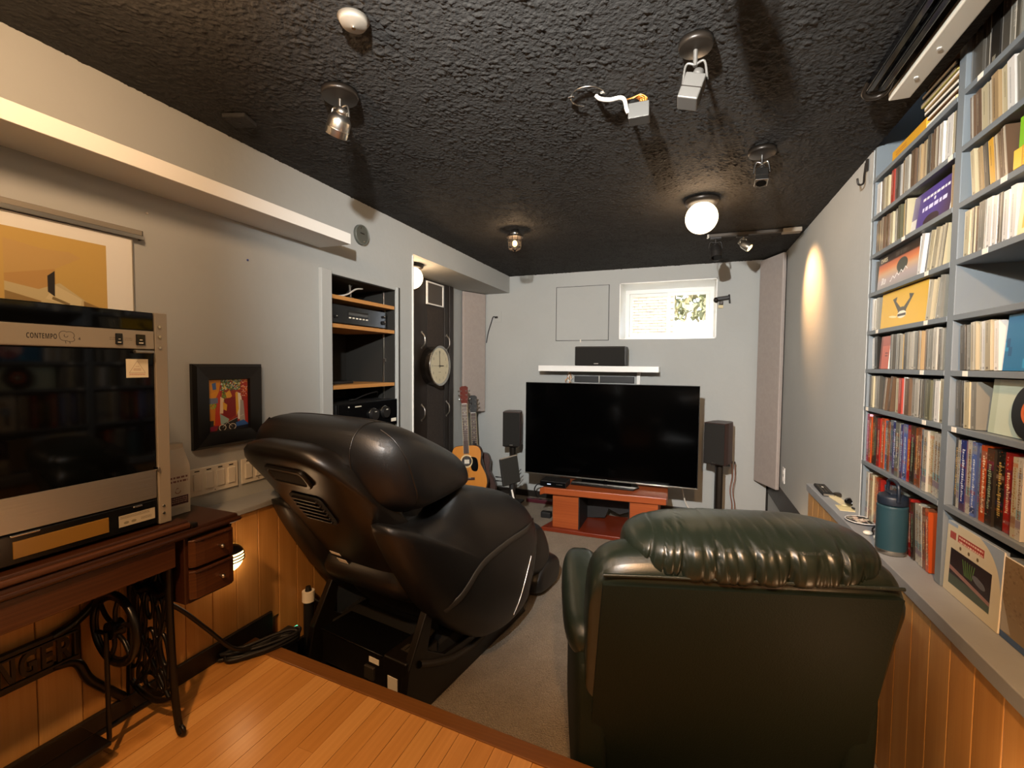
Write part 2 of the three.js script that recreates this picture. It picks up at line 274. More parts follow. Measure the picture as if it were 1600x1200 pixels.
// ---- window
{
  const w = structGroup('window_1'), z0 = WZ - 0.05, z1 = WZ + 0.01, f = 0.045;
  mk('window_frame', [bb(WX0, WX1, WY1 - f, WY1, z0, z1, 0.002), bb(WX0, WX1, WY0, WY0 + f, z0, z1, 0.002), bb(WX0, WX0 + f, WY0 + f, WY1 - f, z0, z1, 0.002), bb(WX1 - f, WX1, WY0 + f, WY1 - f, z0, z1, 0.002)], M.whiteGloss, w);
  const sash = (x0, x1, z, s) => {
    const g = mk('window_sash', [bb(x0, x1, WY1 - f - s, WY1 - f, z - 0.012, z + 0.012, 0.002), bb(x0, x1, WY0 + f, WY0 + f + s, z - 0.012, z + 0.012, 0.002), bb(x0, x0 + s, WY0 + f + s, WY1 - f - s, z - 0.012, z + 0.012, 0.002), bb(x1 - s, x1, WY0 + f + s, WY1 - f - s, z - 0.012, z + 0.012, 0.002)], M.whiteGloss, w);
    mk('window_pane', card(x1 - x0 - 2 * s, WY1 - WY0 - 2 * f - 2 * s, (x0 + x1) / 2, (WY0 + WY1) / 2, z), M.pane, g);
  };
  sash(WX0 + f, -0.175, WZ - 0.032, 0.03); sash(-0.2, WX1 - f, WZ - 0.006, 0.032);
}
// ---- outside: ground, neighbour's rough brick wall, hedge
struct('ground', bb(-8, 8, 1.1, 1.42, -30, ZF - 0.5), std({ map: mottle(0x8f8a7c, 0xb3ad9e, 91, 1, 20), roughness: 1 }));
{
  const w = structGroup('neighbour_wall'), zb = -6.5; w.userData.kind = 'structure';
  mk('mortar', bb(-4, -0.19, 1.42, 4.2, zb - 0.3, zb), std({ color: 0xc2b8a6, roughness: 1 }), w);
  const g = [0, 1, 2].map(() => clean(bx(0.097, 0.034, 0.02, 0, 0, 0, 0.005))), ms = [0xc9bda8, 0xc2b49d, 0xd0c5b2, 0xbcab94].map(c => std({ color: c, roughness: 0.95 }));
  for (let r = 0; r < 22; r++) for (let k = 0; k < 8; k++) {
    const m = new THREE.Mesh(g[(r + k) % 3], ms[Math.floor(rnd() * 4)]); m.name = 'brick'; m.castShadow = m.receiveShadow = true;
    m.position.set(-0.24 - k * 0.103 - (r % 2) * 0.05, 1.60 + r * 0.039, zb + 0.006 + rr(-0.004, 0.006)); w.add(m);
  }
}
{
  const h = thing('hedge', 'sunlit green and tan hedge seen through the top of the basement window', 'hedge', [0.6, 1.42, -9.2]);
  const leaf = new THREE.PlaneGeometry(0.16, 0.1), a = [], b = [];
  for (let i = 0; i < 1500; i++) { const g = leaf.clone(); rot(g, rr(-1.5, 1.5), rr(-3, 3), rr(-1.5, 1.5)); g.translate(rr(-1.6, 1.6), rr(0.75, 2.2), rr(-0.3, 0.3)); (i % 3 ? a : b).push(g); }
  mk('foliage', a, std({ color: 0xb0b392, roughness: 0.9 }), h); mk('dry_foliage', b, std({ color: 0xc4b99a, roughness: 0.9 }), h);
  for (let i = 0; i < 5; i++) mk('stem', cy(0.03, 0.02, 1.2, -1.8 + i * 0.9, 0.6, 0), M.rosewood, h);
}
// ---- wooden platform the camera stands on
{
  const zE = x => -1.245 + (x + 1.393) * 0.061, p = structGroup('platform');
  mk('platform_base', ex([[-1.7, -zE(-1.7) - 0.01], [0.62, -zE(0.62) - 0.01], [0.62, -ZB], [-1.7, -ZB]], PY - 0.018 - FY).rotateX(-Math.PI / 2).translate(0, FY, 0), M.nosing, p);
  const quad = (x0, x1, z0a, z0b, z1, y0, y1, r) => { const g = new THREE.BoxGeometry(1, 1, 1), q = g.attributes.position; for (let i = 0; i < q.count; i++) { const X = q.getX(i) > 0 ? x1 : x0, far = q.getZ(i) < 0; q.setXYZ(i, X, q.getY(i) > 0 ? y1 : y0, far ? (q.getX(i) > 0 ? z0b : z0a) : z1); } return g; };
  for (let k = 0; k < 39; k++) {
    const x0 = -1.575 + k * 0.0575, x1 = x0 + 0.0562; let z = ZB, first = true;
    const cuts = []; let c = 0.9 - rnd() * 0.9; while (c > -1.0) { cuts.push(c); c -= 0.5 + rnd() * 0.8; }
    if (x0 > 0.62) continue;
    for (const zc of [...cuts, null]) {
      const za = zc === null ? zE(x0) + 0.055 : zc + 0.0012, zb2 = zc === null ? zE(x1) + 0.055 : zc + 0.0012;
      const g = clean(quad(x0, x1, za, zb2, z, PY - 0.02, PY + rr(-0.0006, 0.0006)));
      mk('floorboard', g, M.oak[Math.floor(rnd() * 4)], p, { uv: 'z', ou: rr(0, 5), ov: rr(0, 5) });
      if (zc !== null) z = zc;
    }
  }
  mk('nosing', ex([[-1.575, -zE(-1.575)], [0.62, -zE(0.62)], [0.62, -zE(0.62) - 0.0545], [-1.575, -zE(-1.575) - 0.0545]].map(q => [q[0], q[1]]), 0.022, 0.003).rotateX(-Math.PI / 2).translate(0, PY - 0.019, 0), M.nosing, p, { uv: 'x' });
}
// ---- dado of upright pine planks on both sides, painted ledges
{
  const g = structGroup('dado_left'), X = -1.57, zEnd = -1.68;
  mk('ledge', bb(-1.7, -1.553, 0.706, 0.726, ZB, zEnd, 0.003), M.ledge, g, { uv: 'z' });
  mk('backing', bb(-1.7, X - 0.012, FY, 0.706, ZB, zEnd), M.nosing, g);
  for (let k = 0, z = -1.66; z < 0.55; k++) { const w = 0.093; mk('plank', bb(X - 0.014, X, k < 3 ? FY + 0.1 : PY + 0.03, 0.7, z, z + w, 0.0035), M.pine[Math.floor(rnd() * 3)], g, { uv: 'y', ou: rr(0, 3), ov: rr(0, 3) }); z += w + 0.001; }
  mk('plank_run', bb(X - 0.014, X - 0.002, PY, 0.7, 0.56, ZB), M.pine[0], g, { uv: 'y' });
  mk('end_post', bb(-1.7, X + 0.004, FY, 0.706, zEnd - 0.03, zEnd, 0.003), M.baseboard, g, { uv: 'y' });
  struct('baseboard_left', [bb(X, X + 0.014, PY - 0.02, PY + 0.066, ZB, -1.335, 0.003)], M.baseboard, { uv: 'z' });
  struct('baseboard_left', bb(X, X + 0.014, FY, 0.07, -1.336, zEnd, 0.003), M.baseboard, { uv: 'z' });
}
{
  const g = structGroup('dado_right'), X = 0.62;
  mk('ledge', bb(0.61, 0.95, 0.617, 0.655, -2.82, ZB, 0.003), M.ledge, g, { uv: 'z' });
  mk('backing', bb(X + 0.012, 0.69, FY, 0.617, -2.815, ZB), M.nosing, g);
  for (let k = 0, z = -2.818; z < -0.6; k++) { const w = 0.1; mk('plank', bb(X, X + 0.014, FY, 0.612, z, z + w, 0.0035), M.pine[Math.floor(rnd() * 3)], g, { uv: 'y', ou: rr(0, 3), ov: rr(0, 3) }); z += w + 0.001; }
  mk('plank_run', bb(X + 0.002, X + 0.014, FY, 0.612, -0.6, ZB), M.pine[1], g, { uv: 'y' });
}
// ---- access panel in the far wall, acoustic panels across the corners
{
  const t = thing('access_panel', 'square flush access panel painted like the wall, beside the window', 'panel', [-0.953, 1.772, ZF]);
  mk('panel', bx(0.5, 0.512, 0.008, 0, 0, 0.004, 0.002), M.wall, t); mk('gap', [bx(0.51, 0.004, 0.002, 0, 0.258, 0.001), bx(0.51, 0.004, 0.002, 0, -0.258, 0.001), bx(0.004, 0.52, 0.002, 0.254, 0, 0.001), bx(0.004, 0.52, 0.002, -0.254, 0, 0.001)], M.blackMatte, t);
  mk('latch', [bx(0.012, 0.03, 0.008, -0.01, -0.262, 0.008, 0.002)], M.plastic, t);
}
function cornerPanel(a, b, y0, y1, label) {
  const L = Math.hypot(b[0] - a[0], b[1] - a[1]), t = thing('bass_trap', label, 'acoustic panel', [(a[0] + b[0]) / 2, y0, (a[1] + b[1]) / 2], Math.atan2(-(b[1] - a[1]), b[0] - a[0]), 'fabric acoustic panels across the far corners');
  mk('fabric_face', bx(L, y1 - y0, 0.03, 0, (y1 - y0) / 2, 0, 0.008), M.trap, t);
  mk('backing_board', bx(L * 0.9, y1 - y0 - 0.02, 0.012, 0, (y1 - y0) / 2 - 0.012, -0.02), M.blackMatte, t);
}
cornerPanel([0.552, -4.272], [0.672, -3.99], 0.32, 2.15, 'tall grey fabric acoustic panel across the far corner, beside the window wall and shelves');
cornerPanel([-2.075, -4.0], [-1.962, -4.275], 0.79, 1.995, 'tall grey fabric acoustic panel hung in the alcove corner behind the guitar');
// ------------------------------------------------------------------ massage chair (built in its own axes: -z forward)
{
  const t = thing('massage_chair', 'big black leather reclined massage chair with padded wings, standing on the carpet', 'massage chair', [-1.131, FY, -1.87], -8.7 * DEG);
  t.scale.setScalar(1.039);
  const ribbon = (pts, w, nx = 0.006) => { const c = new THREE.CatmullRomCurve3(vs(pts)), n = pts.length * 8, pos = [], idx = []; for (let i = 0; i <= n; i++) { const p = c.getPoint(i / n), d = c.getTangent(i / n), q = V(0, -d.z, d.y).normalize().multiplyScalar(w / 2); for (const [s, o] of [[-1, 0], [-0.8, nx], [0.8, nx], [1, 0]]) pos.push(p.x + o * Math.sign(p.x), p.y + q.y * s, p.z + q.z * s); } for (let i = 0; i < n; i++) for (let k = 0; k < 3; k++) { const a = i * 4 + k; idx.push(a, a + 4, a + 1, a + 1, a + 4, a + 5); } const g = new THREE.BufferGeometry(); g.setAttribute('position', new THREE.Float32BufferAttribute(pos, 3)); g.setIndex(idx); g.computeVertexNormals(); return g; };
  // hood and wings
  const hoodO = [[0.13, 0.803], [0.142, 0.875], [0.22, 0.945], [0.32, 1.0], [0.42, 1.048], [0.50, 1.083], [0.57, 1.096], [0.63, 1.083], [0.668, 1.04], [0.675, 0.975], [0.65, 0.90], [0.60, 0.83], [0.54, 0.785], [0.47, 0.763], [0.36, 0.766], [0.22, 0.78]];
  const hood = inflate(hoodO, 0.385, { p: 3.7, rings: 40, n: 96, cen: [0.42, 0.91] });
  mk('hood', hood, M.leather, t, { uv: 'x' });
  const seam = (i0, i1, u0, u1, k = 24) => tb(Array.from({ length: k + 1 }, (_, j) => hood.userData.at(lerp(i0, i1, j / k), lerp(u0, u1, j / k))), 0.0032, k * 2);
  // seams over the head pad and down the wings
  mk('seam', seam(0.36, 0.36, -0.72, 0.60), M.shell, t); mk('seam', seam(0.385, 0.385, -0.72, 0.60), M.shell, t);
  mk('seam', seam(0.30, 0.56, 0.58, 0.60), M.shell, t);
  for (const s of [-1, 1]) mk('seam', tb([[0.595, 1.072], [0.585, 1.04], [0.565, 0.98], [0.54, 0.91], [0.515, 0.85], [0.495, 0.80], [0.485, 0.78]].map(q => [s * hood.userData.lat(q[0], q[1]), q[1], q[0]]), 0.0032, 40), M.shell, t);
  // moulded back shell with its carrying slot, vents and stickers
  const a = [Math.sin(35 * DEG), Math.cos(35 * DEG)], O = [0.262, 0.262], on = (l, s, d = 0) => [l, O[1] + a[1] * s - a[0] * d, O[0] + a[0] * s + a[1] * d];
  const shellO = [[0.255, 0.258], [0.33, 0.365], [0.41, 0.480], [0.56, 0.694], [0.70, 0.893], [0.775, 0.985], [0.782, 1.012], [0.76, 1.03], [0.68, 1.02], [0.52, 0.84], [0.34, 0.58], [0.2, 0.4], [0.12, 0.3], [0.15, 0.25]];
  mk('back_shell', inflate(shellO, 0.272, { p: 3.6, rings: 40, n: 110, tension: 0.3, cen: [0.40, 0.66] }), M.shell, t, { uv: 'y' });
  const onBack = (g, l, s, d = 0) => { rot(g, -Math.PI / 2 - 55 * DEG + Math.PI / 2, 0, 0); const q = on(l, s, d); return g.translate(...q); };
  const rr2 = (w, h, r) => { const s = new THREE.Shape(), x = -w / 2, y = -h / 2; s.moveTo(x + r, y); s.lineTo(x + w - r, y); s.quadraticCurveTo(x + w, y, x + w, y + r); s.lineTo(x + w, y + h - r); s.quadraticCurveTo(x + w, y + h, x + w - r, y + h); s.lineTo(x + r, y + h); s.quadraticCurveTo(x, y + h, x, y + h - r); s.lineTo(x, y + r); s.quadraticCurveTo(x, y, x + r, y); return s; };
  const flat = g => g.applyMatrix4(new THREE.Matrix4().makeBasis(V(1, 0, 0), V(0, a[1], a[0]), V(0, -a[0], a[1])));   // x across, y up the back, z out of it
  const put = (g, l, s, d) => flat(g).translate(...on(l, s, d));
  mk('handle_slot', put(ex(rr2(0.175, 0.052, 0.02), 0.02, 0.004), 0.012, 0.80, -0.012), M.blackMatte, t);
  mk('handle_lip', put(ex(rr2(0.20, 0.082, 0.028), 0.012, 0.004, 2, [rr2(0.172, 0.05, 0.02).getPoints(8).map(p => [p.x, p.y])]), 0.012, 0.80, -0.002), M.shell, t);
  for (let k = 0; k < 6; k++) mk('vent_slat', put(bx(0.15 - Math.abs(k - 2.5) * 0.008, 0.010, 0.016, 0, 0, 0, 0.004), 0.005, 0.69 - k * 0.021, 0.003), M.shell, t);
  mk('vent_recess', put(ex(rr2(0.168, 0.14, 0.03), 0.006, 0.002), 0.005, 0.637, -0.002), M.blackMatte, t);
  mk('sticker', put(bx(0.055, 0.016, 0.001), -0.08, 0.36, 0.006), M.paper, t); mk('sticker', put(bx(0.05, 0.022, 0.001), -0.07, 0.315, 0.006), M.paper, t);
  // arm pods
  const podO = [[0.60, 0.765], [0.50, 0.738], [0.37, 0.735], [0.31, 0.775], [0.25, 0.812], [0.11, 0.785], [-0.11, 0.71], [-0.29, 0.60], [-0.39, 0.49], [-0.415, 0.39], [-0.37, 0.25], [-0.30, 0.12], [-0.12, 0.095], [0.10, 0.15], [0.30, 0.30], [0.42, 0.44], [0.54, 0.63]];
  for (const s of [1, -1]) {
    const pod = inflate(podO, 0.105, { p: 3.4, rings: 26, n: 96, off: s > 0 ? 0.285 : -0.25, tension: 0.4, cen: [0.06, 0.46] });
    const arm = mk('arm_pod', pod, M.leather, t, { uv: 'z' }), side = q => [s * ((s > 0 ? 0.285 : 0.25) + pod.userData.lat(q[0], q[1]) + 0.001), q[1], q[0]];
    mk('trim_strip', ribbon([[-0.36, 0.51], [-0.22, 0.518], [-0.05, 0.522], [0.08, 0.515], [0.16, 0.503], [0.205, 0.485], [0.25, 0.455], [0.30, 0.425], [0.355, 0.39]].map(side), 0.026), M.satin, arm);
    mk('chrome_line', tb([[-0.27, 0.37], [-0.22, 0.30], [-0.16, 0.21], [-0.12, 0.155]].map(side), 0.0022), M.nickel, arm);
    mk('seam', tb([[-0.345, 0.47], [-0.35, 0.36], [-0.33, 0.25], [-0.28, 0.16]].map(side), 0.003), M.satin, arm);
  }
  // seat, leg rest
  mk('seat', inflate([[0.42, 0.42], [0.40, 0.56], [0.2, 0.60], [-0.1, 0.52], [-0.38, 0.44], [-0.42, 0.36], [-0.3, 0.28], [0.1, 0.28]], 0.24, { p: 8 }), M.leather, t);
  mk('calf_rest', inflate([[-0.40, 0.43], [-0.50, 0.44], [-0.58, 0.42], [-0.645, 0.35], [-0.70, 0.25], [-0.70, 0.17], [-0.62, 0.12], [-0.5, 0.14], [-0.38, 0.24]], 0.30, { p: 6 }), M.leather, t);
  mk('foot_rest', inflate([[-0.60, 0.20], [-0.72, 0.20], [-0.80, 0.16], [-0.82, 0.09], [-0.78, 0.03], [-0.64, 0.02], [-0.52, 0.04], [-0.5, 0.12]], 0.31, { p: 7 }), M.leather, t);
  // base: side plates, deck, motor boxes behind
  const plate = [[0.49, 0], [0.45, 0.20], [0.355, 0.37], [0.315, 0.37], [0.35, 0.22], [0.25, 0.15], [0.05, 0.13], [-0.15, 0.14], [-0.36, 0.10], [-0.42, 0.0]];
  for (const s of [-1, 1]) {
    const b = mk('base_plate', ex(plate.map(p => [-p[0], p[1]]), 0.03, 0.004).rotateY(Math.PI / 2).translate(s * 0.258 - 0.015, 0, 0), M.shell, t);
    mk('base_trim', tb([[0.40, 0.195], [0.30, 0.145], [0.17, 0.10], [0.02, 0.085], [-0.12, 0.095], [-0.26, 0.115]].map(p => [s * 0.274, p[1], p[0]]), 0.014, 40).scale(1, 1, 1), M.satin, b);
  }
  mk('base_deck', bb(-0.255, 0.255, 0.1, 0.19, -0.38, 0.36, 0.006), M.blackMatte, t);
  mk('base_foot', bb(-0.25, 0.25, 0, 0.05, -0.42, -0.3, 0.01), M.shell, t); mk('base_foot', bb(-0.25, 0.25, 0, 0.04, 0.2, 0.44, 0.01), M.shell, t);
  mk('recline_bracket', bb(-0.2, 0.2, 0.19, 0.33, 0.06, 0.2, 0.01), M.blackMatte, t);
  const box1 = mk('motor_box', bb(-0.2, 0.145, 0.075, 0.205, 0.30, 0.445, 0.008), M.shell, t);
  mk('box_lid', bb(-0.2, 0.145, 0.205, 0.211, 0.295, 0.45, 0.003), M.blackGloss, box1); mk('socket', [bb(0.05, 0.1, 0.10, 0.15, 0.44, 0.455, 0.004)], M.satin, box1); mk('label', bb(0.07, 0.12, 0.165, 0.185, 0.444, 0.447), M.paper, box1);
  const box2 = mk('control_box', bb(0.15, 0.262, 0.06, 0.222, 0.28, 0.455, 0.008), M.shell, t);
  mk('label', bb(0.175, 0.222, 0.10, 0.155, 0.4545, 0.457), M.plastic, box2); mk('embossed_mark', [0, 1, 2].map(k => bb(0.185 + k * 0.02, 0.20 + k * 0.02, 0.2215, 0.2235, 0.36, 0.40)), M.satin, box2);
}
// ------------------------------------------------------------------ green leather recliner
{
  const t = thing('recliner', 'dark green leather recliner seen from behind, with a wrinkled head cushion', 'recliner', [0.143, 0, -1.175], 16.1 * DEG);
  const frameO = [[0.004, 0.775], [-0.03, 0.66], [-0.10, 0.40], [-0.17, 0.14], [-0.22, 0.10], [-0.40, 0.12], [-0.36, 0.30], [-0.24, 0.62], [-0.16, 0.80], [-0.10, 0.832], [-0.03, 0.825]];
  mk('back_frame', inflate(frameO, 0.372, { p: 7, rings: 36, n: 110, tension: 0.25, off: 0.005, cen: [-0.12, 0.5] }), M.green, t);
  // flat vinyl back panel, with a welt along its top
  const pz = y => -0.17 * (0.78 - y) / 0.63;
  { const g = new THREE.BoxGeometry(0.69, 0.68, 0.012, 40, 30, 1), q = g.attributes.position; for (let i = 0; i < q.count; i++) { const u = q.getX(i) / 0.345, v = (q.getY(i) + 0.34) / 0.68, y = lerp(0.10, 0.752, v), w = lerp(0.355, 0.338, v); q.setXYZ(i, u * w + 0.003, y, pz(y) + (q.getZ(i) > 0 ? 0.014 + 0.012 * (1 - u * u) * Math.sin(v * Math.PI) + 0.002 * vnoise(u * 3 + 5, v * 4, 64, 64, 2) : 0)); } g.computeVertexNormals(); mk('back_panel', g, M.greenFlat, t); }
  mk('welt', tb([[-0.335, 0.776, 0.004], [-0.2, 0.779, 0.007], [0, 0.779, 0.008], [0.2, 0.779, 0.007], [0.342, 0.776, 0.004]], 0.0045, 60), M.green, t);
  const n = new ImprovedNoise();
  // gathered head cushion: folds run across the roll
  const fold = (i, u) => { const x = u * 0.30, q = ((i + 0.06) % 1), low = Math.exp(-Math.pow((q - 0.09) / 0.14, 2)) + 0.22 * Math.exp(-Math.pow((q - 0.42) / 0.14, 2)), sk = x + (q - 0.1) * 0.16 * n.noise(x * 6, 3.3, 1) + 0.012 * n.noise(x * 30, q * 6, 2); const a = Math.abs(n.noise(sk * 15, q * 1.1, 7.7)), b = Math.abs(n.noise(sk * 34, q * 1.8, 2.2)); return 1 + low * (0.03 - 0.13 * Math.exp(-a * 13) - 0.06 * Math.exp(-b * 11)) + 0.025 * n.noise(x * 6, q * 4, 5); };
  mk('head_cushion', inflate([[0.006, 0.768], [0.024, 0.80], [0.014, 0.846], [-0.04, 0.88], [-0.12, 0.892], [-0.22, 0.878], [-0.30, 0.82], [-0.31, 0.75], [-0.2, 0.73], [-0.06, 0.765]], 0.305, { p: 3.1, rings: 200, n: 110, off: 0.035, disp: fold, cen: [-0.13, 0.805] }), M.green, t);
  mk('seat_back', inflate([[-0.18, 0.74], [-0.30, 0.76], [-0.42, 0.60], [-0.50, 0.42], [-0.42, 0.36], [-0.3, 0.4]], 0.28, { p: 5 }), M.green, t);
  mk('seat_cushion', inflate([[-0.35, 0.40], [-0.55, 0.46], [-0.80, 0.44], [-0.86, 0.38], [-0.8, 0.3], [-0.4, 0.28]], 0.28, { p: 6 }), M.green, t);
  for (const s of [-1, 1]) {
    const arm = mk('arm_pad', inflate([[-0.16, 0.545], [-0.30, 0.575], [-0.50, 0.602], [-0.60, 0.595], [-0.655, 0.55], [-0.655, 0.48], [-0.58, 0.44], [-0.30, 0.43], [-0.16, 0.46]], 0.072, { p: 3, n: 60, off: s * 0.35, disp: (i, u) => 1 + 0.02 * n.noise(i * 30, u * 3, 4) }), M.green, t);
    mk('arm_side', inflate([[-0.12, 0.47], [-0.40, 0.47], [-0.60, 0.47], [-0.64, 0.30], [-0.62, 0.02], [-0.3, 0.0], [-0.14, 0.05]], 0.05, { p: 6, n: 60, off: s * 0.345, tension: 0.3 }), M.greenFlat, arm);
  }
  mk('foot_rest', inflate([[-0.80, 0.36], [-0.90, 0.36], [-0.93, 0.2], [-0.9, 0.04], [-0.8, 0.04]], 0.27, { p: 8 }), M.green, t);
  mk('base', bb(-0.26, 0.26, FY, 0.12, -0.72, -0.2, 0.02), M.blackMatte, t);
}
// ------------------------------------------------------------------ built-in bookcase on the right-hand ledge
const BX = 0.69, SH = [2.028, 1.874, 1.721, 1.567, 1.413, 1.258, 1.103, 0.878], TH = 0.016;
{
  const t = thing('bookcase', 'grey painted built-in bookcase full of discs and books, on the right ledge', 'bookcase', [0, 0, 0]);
  mk('upright', bb(BX + 0.002, 0.915, 0.656, 2.39, -2.292, -2.272, 0.002), M.paint, t, { uv: 'y' });
  mk('upright', bb(BX, 0.915, 0.656, 2.39, -1.668, -1.634, 0.002), M.paint, t, { uv: 'y' });
  mk('upright', bb(BX, 0.915, 0.656, 2.39, -1.0, -0.982, 0.002), M.paint, t, { uv: 'y' });
  mk('back_panel', bb(0.90, 0.915, 0.656, 2.39, -2.28, -0.99), M.paint, t, { uv: 'y' });
  for (const y of SH) { mk('shelf', bb(BX - 0.001, 0.90, y, y + TH, -2.288, -1.668, 0.0015), M.paint, t, { uv: 'z' }); mk('shelf', bb(BX - 0.001, 0.90, y, y + TH, -1.634, -1.0, 0.0015), M.paint, t, { uv: 'z' }); }
  // paper tabs on the shelf fronts
  for (const [r, z] of [[1, -1.69], [3, -1.80], [4, -1.79], [4, -2.18], [5, -1.80], [6, -2.25], [6, -1.77], [2, -1.98], [5, -1.56], [6, -1.60], [3, -1.50], [2, -1.44], [0, -1.56]]) mk('index_tab', bb(BX - 0.0016, BX - 0.0006, SH[r] + 0.001, SH[r] + TH - 0.001, z - 0.012, z + 0.012), M.paper, t);
}
// spine atlas: 16 x 4 cells; the first 40 are disc cases, the rest film boxes and books
const CELLS = [];
const atlas = (() => {
  const W = 1024, Hh = 2048, cv = document.createElement('canvas'); cv.width = W; cv.height = Hh; const c = cv.getContext('2d');
  const D = 'cream:b3a888:6f6650 white:d2d0c8:8c8c88 grey:77756b:a8a498 brown:5f4a38:a89878 tan:98805c:4b3a28 black:1f1d1a:8a8474 olive:5a5945:a6a188 beige:a3987e:544b3a smoky:48453f:96928a yellow:c8962a:4a3a18 pale:aaa598:66604f green:4f7f4d:e0e6d2 pink:b8868a:f0dede red:9c3a2c:f0dcc8 blue:506f96:e6eaf0 rust:a2603a:efd9bd'.split(' ');
  const F = 'magenta:a8285a:ffd6e2 orange:b8481a:ffe6c2 black:16140f:d8b25a red:9a2018:f3d9b0 teal:2f7f9c:f4e6b0 brown:7a4a30:efc28a silver:83898c:3b4654 navy:2a3576:e9eef8 grey:70736a:e4e0cc blue:5a72b4:f2f4fa crimson:b51f1a:ffd84a charcoal:2b241c:9fb08a copper:9c5224:f6d79a white:bdb8a8:7a5a30 ivory:b8ae90:9a7434 purple:432a52:e2d8ee'.split(' ');
  for (let k = 0; k < 64; k++) {
    const film = k >= 40, [nm, b, f] = (film ? F[(k - 40) % 16] : D[k % 16]).split(':'), x = (k % 16) * 64, y = Math.floor(k / 16) * 512;
    CELLS.push(nm);
    c.fillStyle = '#' + b; c.fillRect(x, y, 64, 512);
    if (!film) {
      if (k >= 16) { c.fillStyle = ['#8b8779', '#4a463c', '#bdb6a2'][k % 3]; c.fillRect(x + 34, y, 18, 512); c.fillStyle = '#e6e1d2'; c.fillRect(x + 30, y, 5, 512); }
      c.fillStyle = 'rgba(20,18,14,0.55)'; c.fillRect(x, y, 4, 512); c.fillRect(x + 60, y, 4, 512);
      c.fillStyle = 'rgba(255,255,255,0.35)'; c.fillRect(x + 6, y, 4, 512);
      c.fillStyle = '#' + f; let q = y + 30 + rnd() * 60; const e = y + 220 + rnd() * 240; while (q < e) { const l = 3 + rnd() * 9; c.globalAlpha = 0.8; c.fillRect(x + 22, q, 8, l); q += l + 4; }
      if (rnd() < 0.5) c.fillRect(x + 18, y + 470, 20, 22);
    } else {
      for (let j = 0; j < 4; j++) { c.fillStyle = '#' + F[Math.floor(rnd() * 16)].split(':')[1]; c.globalAlpha = 0.4; const h = 16 + rnd() * 60; c.fillRect(x, y + rnd() * (512 - h), 64, h); } c.globalAlpha = 1;
      c.fillStyle = '#' + f; let q = y + 60 + rnd() * 80; const e = y + 330 + rnd() * 120; while (q < e) { const l = 4 + rnd() * 10; c.globalAlpha = 0.9; c.fillRect(x + 20, q, 12 + rnd() * 12, l); q += l + 5; }
      for (let j = 0; j < 36; j++) { c.fillStyle = '#' + (rnd() < 0.5 ? f : F[Math.floor(rnd() * 16)].split(':')[1]); c.fillRect(x + rnd() * 60, y + rnd() * 500, 3 + rnd() * 6, 3 + rnd() * 6); } c.globalAlpha = 1;
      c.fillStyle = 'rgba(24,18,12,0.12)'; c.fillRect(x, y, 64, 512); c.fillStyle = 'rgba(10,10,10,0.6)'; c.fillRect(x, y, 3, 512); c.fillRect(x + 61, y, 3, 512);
    }
  }
  const t = new THREE.CanvasTexture(cv); t.colorSpace = THREE.SRGBColorSpace; t.magFilter = THREE.LinearFilter; t.generateMipmaps = true; t.minFilter = THREE.LinearMipmapLinearFilter; return t;
})();
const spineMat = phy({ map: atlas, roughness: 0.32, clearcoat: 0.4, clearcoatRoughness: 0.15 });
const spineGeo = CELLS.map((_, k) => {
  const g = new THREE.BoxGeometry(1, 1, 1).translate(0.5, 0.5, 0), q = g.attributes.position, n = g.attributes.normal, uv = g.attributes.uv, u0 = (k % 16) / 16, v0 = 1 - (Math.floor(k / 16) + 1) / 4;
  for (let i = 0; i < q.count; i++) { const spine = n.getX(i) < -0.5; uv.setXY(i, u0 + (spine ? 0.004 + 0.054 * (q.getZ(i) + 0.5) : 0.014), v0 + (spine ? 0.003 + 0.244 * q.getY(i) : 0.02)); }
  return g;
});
const ORD = ['zeroth', 'first', 'second', 'third', 'fourth', 'fifth', 'sixth', 'seventh', 'eighth', 'ninth', 'tenth', 'eleventh', 'twelfth', 'thirteenth', 'fourteenth', 'fifteenth', 'sixteenth', 'seventeenth', 'eighteenth', 'nineteenth', 'twentieth', 'twenty-first', 'twenty-second', 'twenty-third', 'twenty-fourth', 'twenty-fifth', 'twenty-sixth'];
const ROWS = ['top', 'second', 'third', 'fourth', 'fifth', 'sixth', 'seventh', 'eighth', 'bottom'];
const rowY = r => r < 8 ? SH[r] + TH : 0.655;
const rowCount = {};
// a run of upright spines from z0 (far) to z1 (near) on row r of bay b
function spines(b, r, z0, z1, cells, { h = [0.122, 0.129], w = [0.02, 0.03], lean = 0, d = 0.135, kind = 'disc case', noun = 'disc_case', out = 0.006, cat = 'disc case' } = {}) {
  let z = z0, i = 0; const key = b + r; rowCount[key] = rowCount[key] || 0;
  while (true) {
    const k = cells[i % cells.length], th = rr(...w), hh = rr(...h), a = lean, foot = th / Math.cos(a) + (lean ? 0.003 : 0.0006);
    if (z + foot > z1) break;
    const m = new THREE.Mesh(spineGeo[k], spineMat); m.castShadow = m.receiveShadow = true; m.name = numbered(noun);
    m.scale.set(d, hh, th); m.rotation.x = a;
    m.position.set(BX + out + rr(0, 0.010), rowY(r) + 0.0008 + Math.abs(Math.sin(a)) * th / 2, z + foot / 2); scene.add(m);
    const n = ++rowCount[key];
    tag(m, `${CELLS[k]} ${kind} ${lean ? 'leaning' : 'upright'}, ${ORD[n] || 'last'} from the left on the ${ROWS[r]} shelf, ${b === 'A' ? 'far' : 'near'} bookcase bay`, cat, `${noun.replace('_', ' ')}s on the ${ROWS[r]} shelf of the ${b === 'A' ? 'far' : 'near'} bay`);
    z += foot; i++;
  }
}
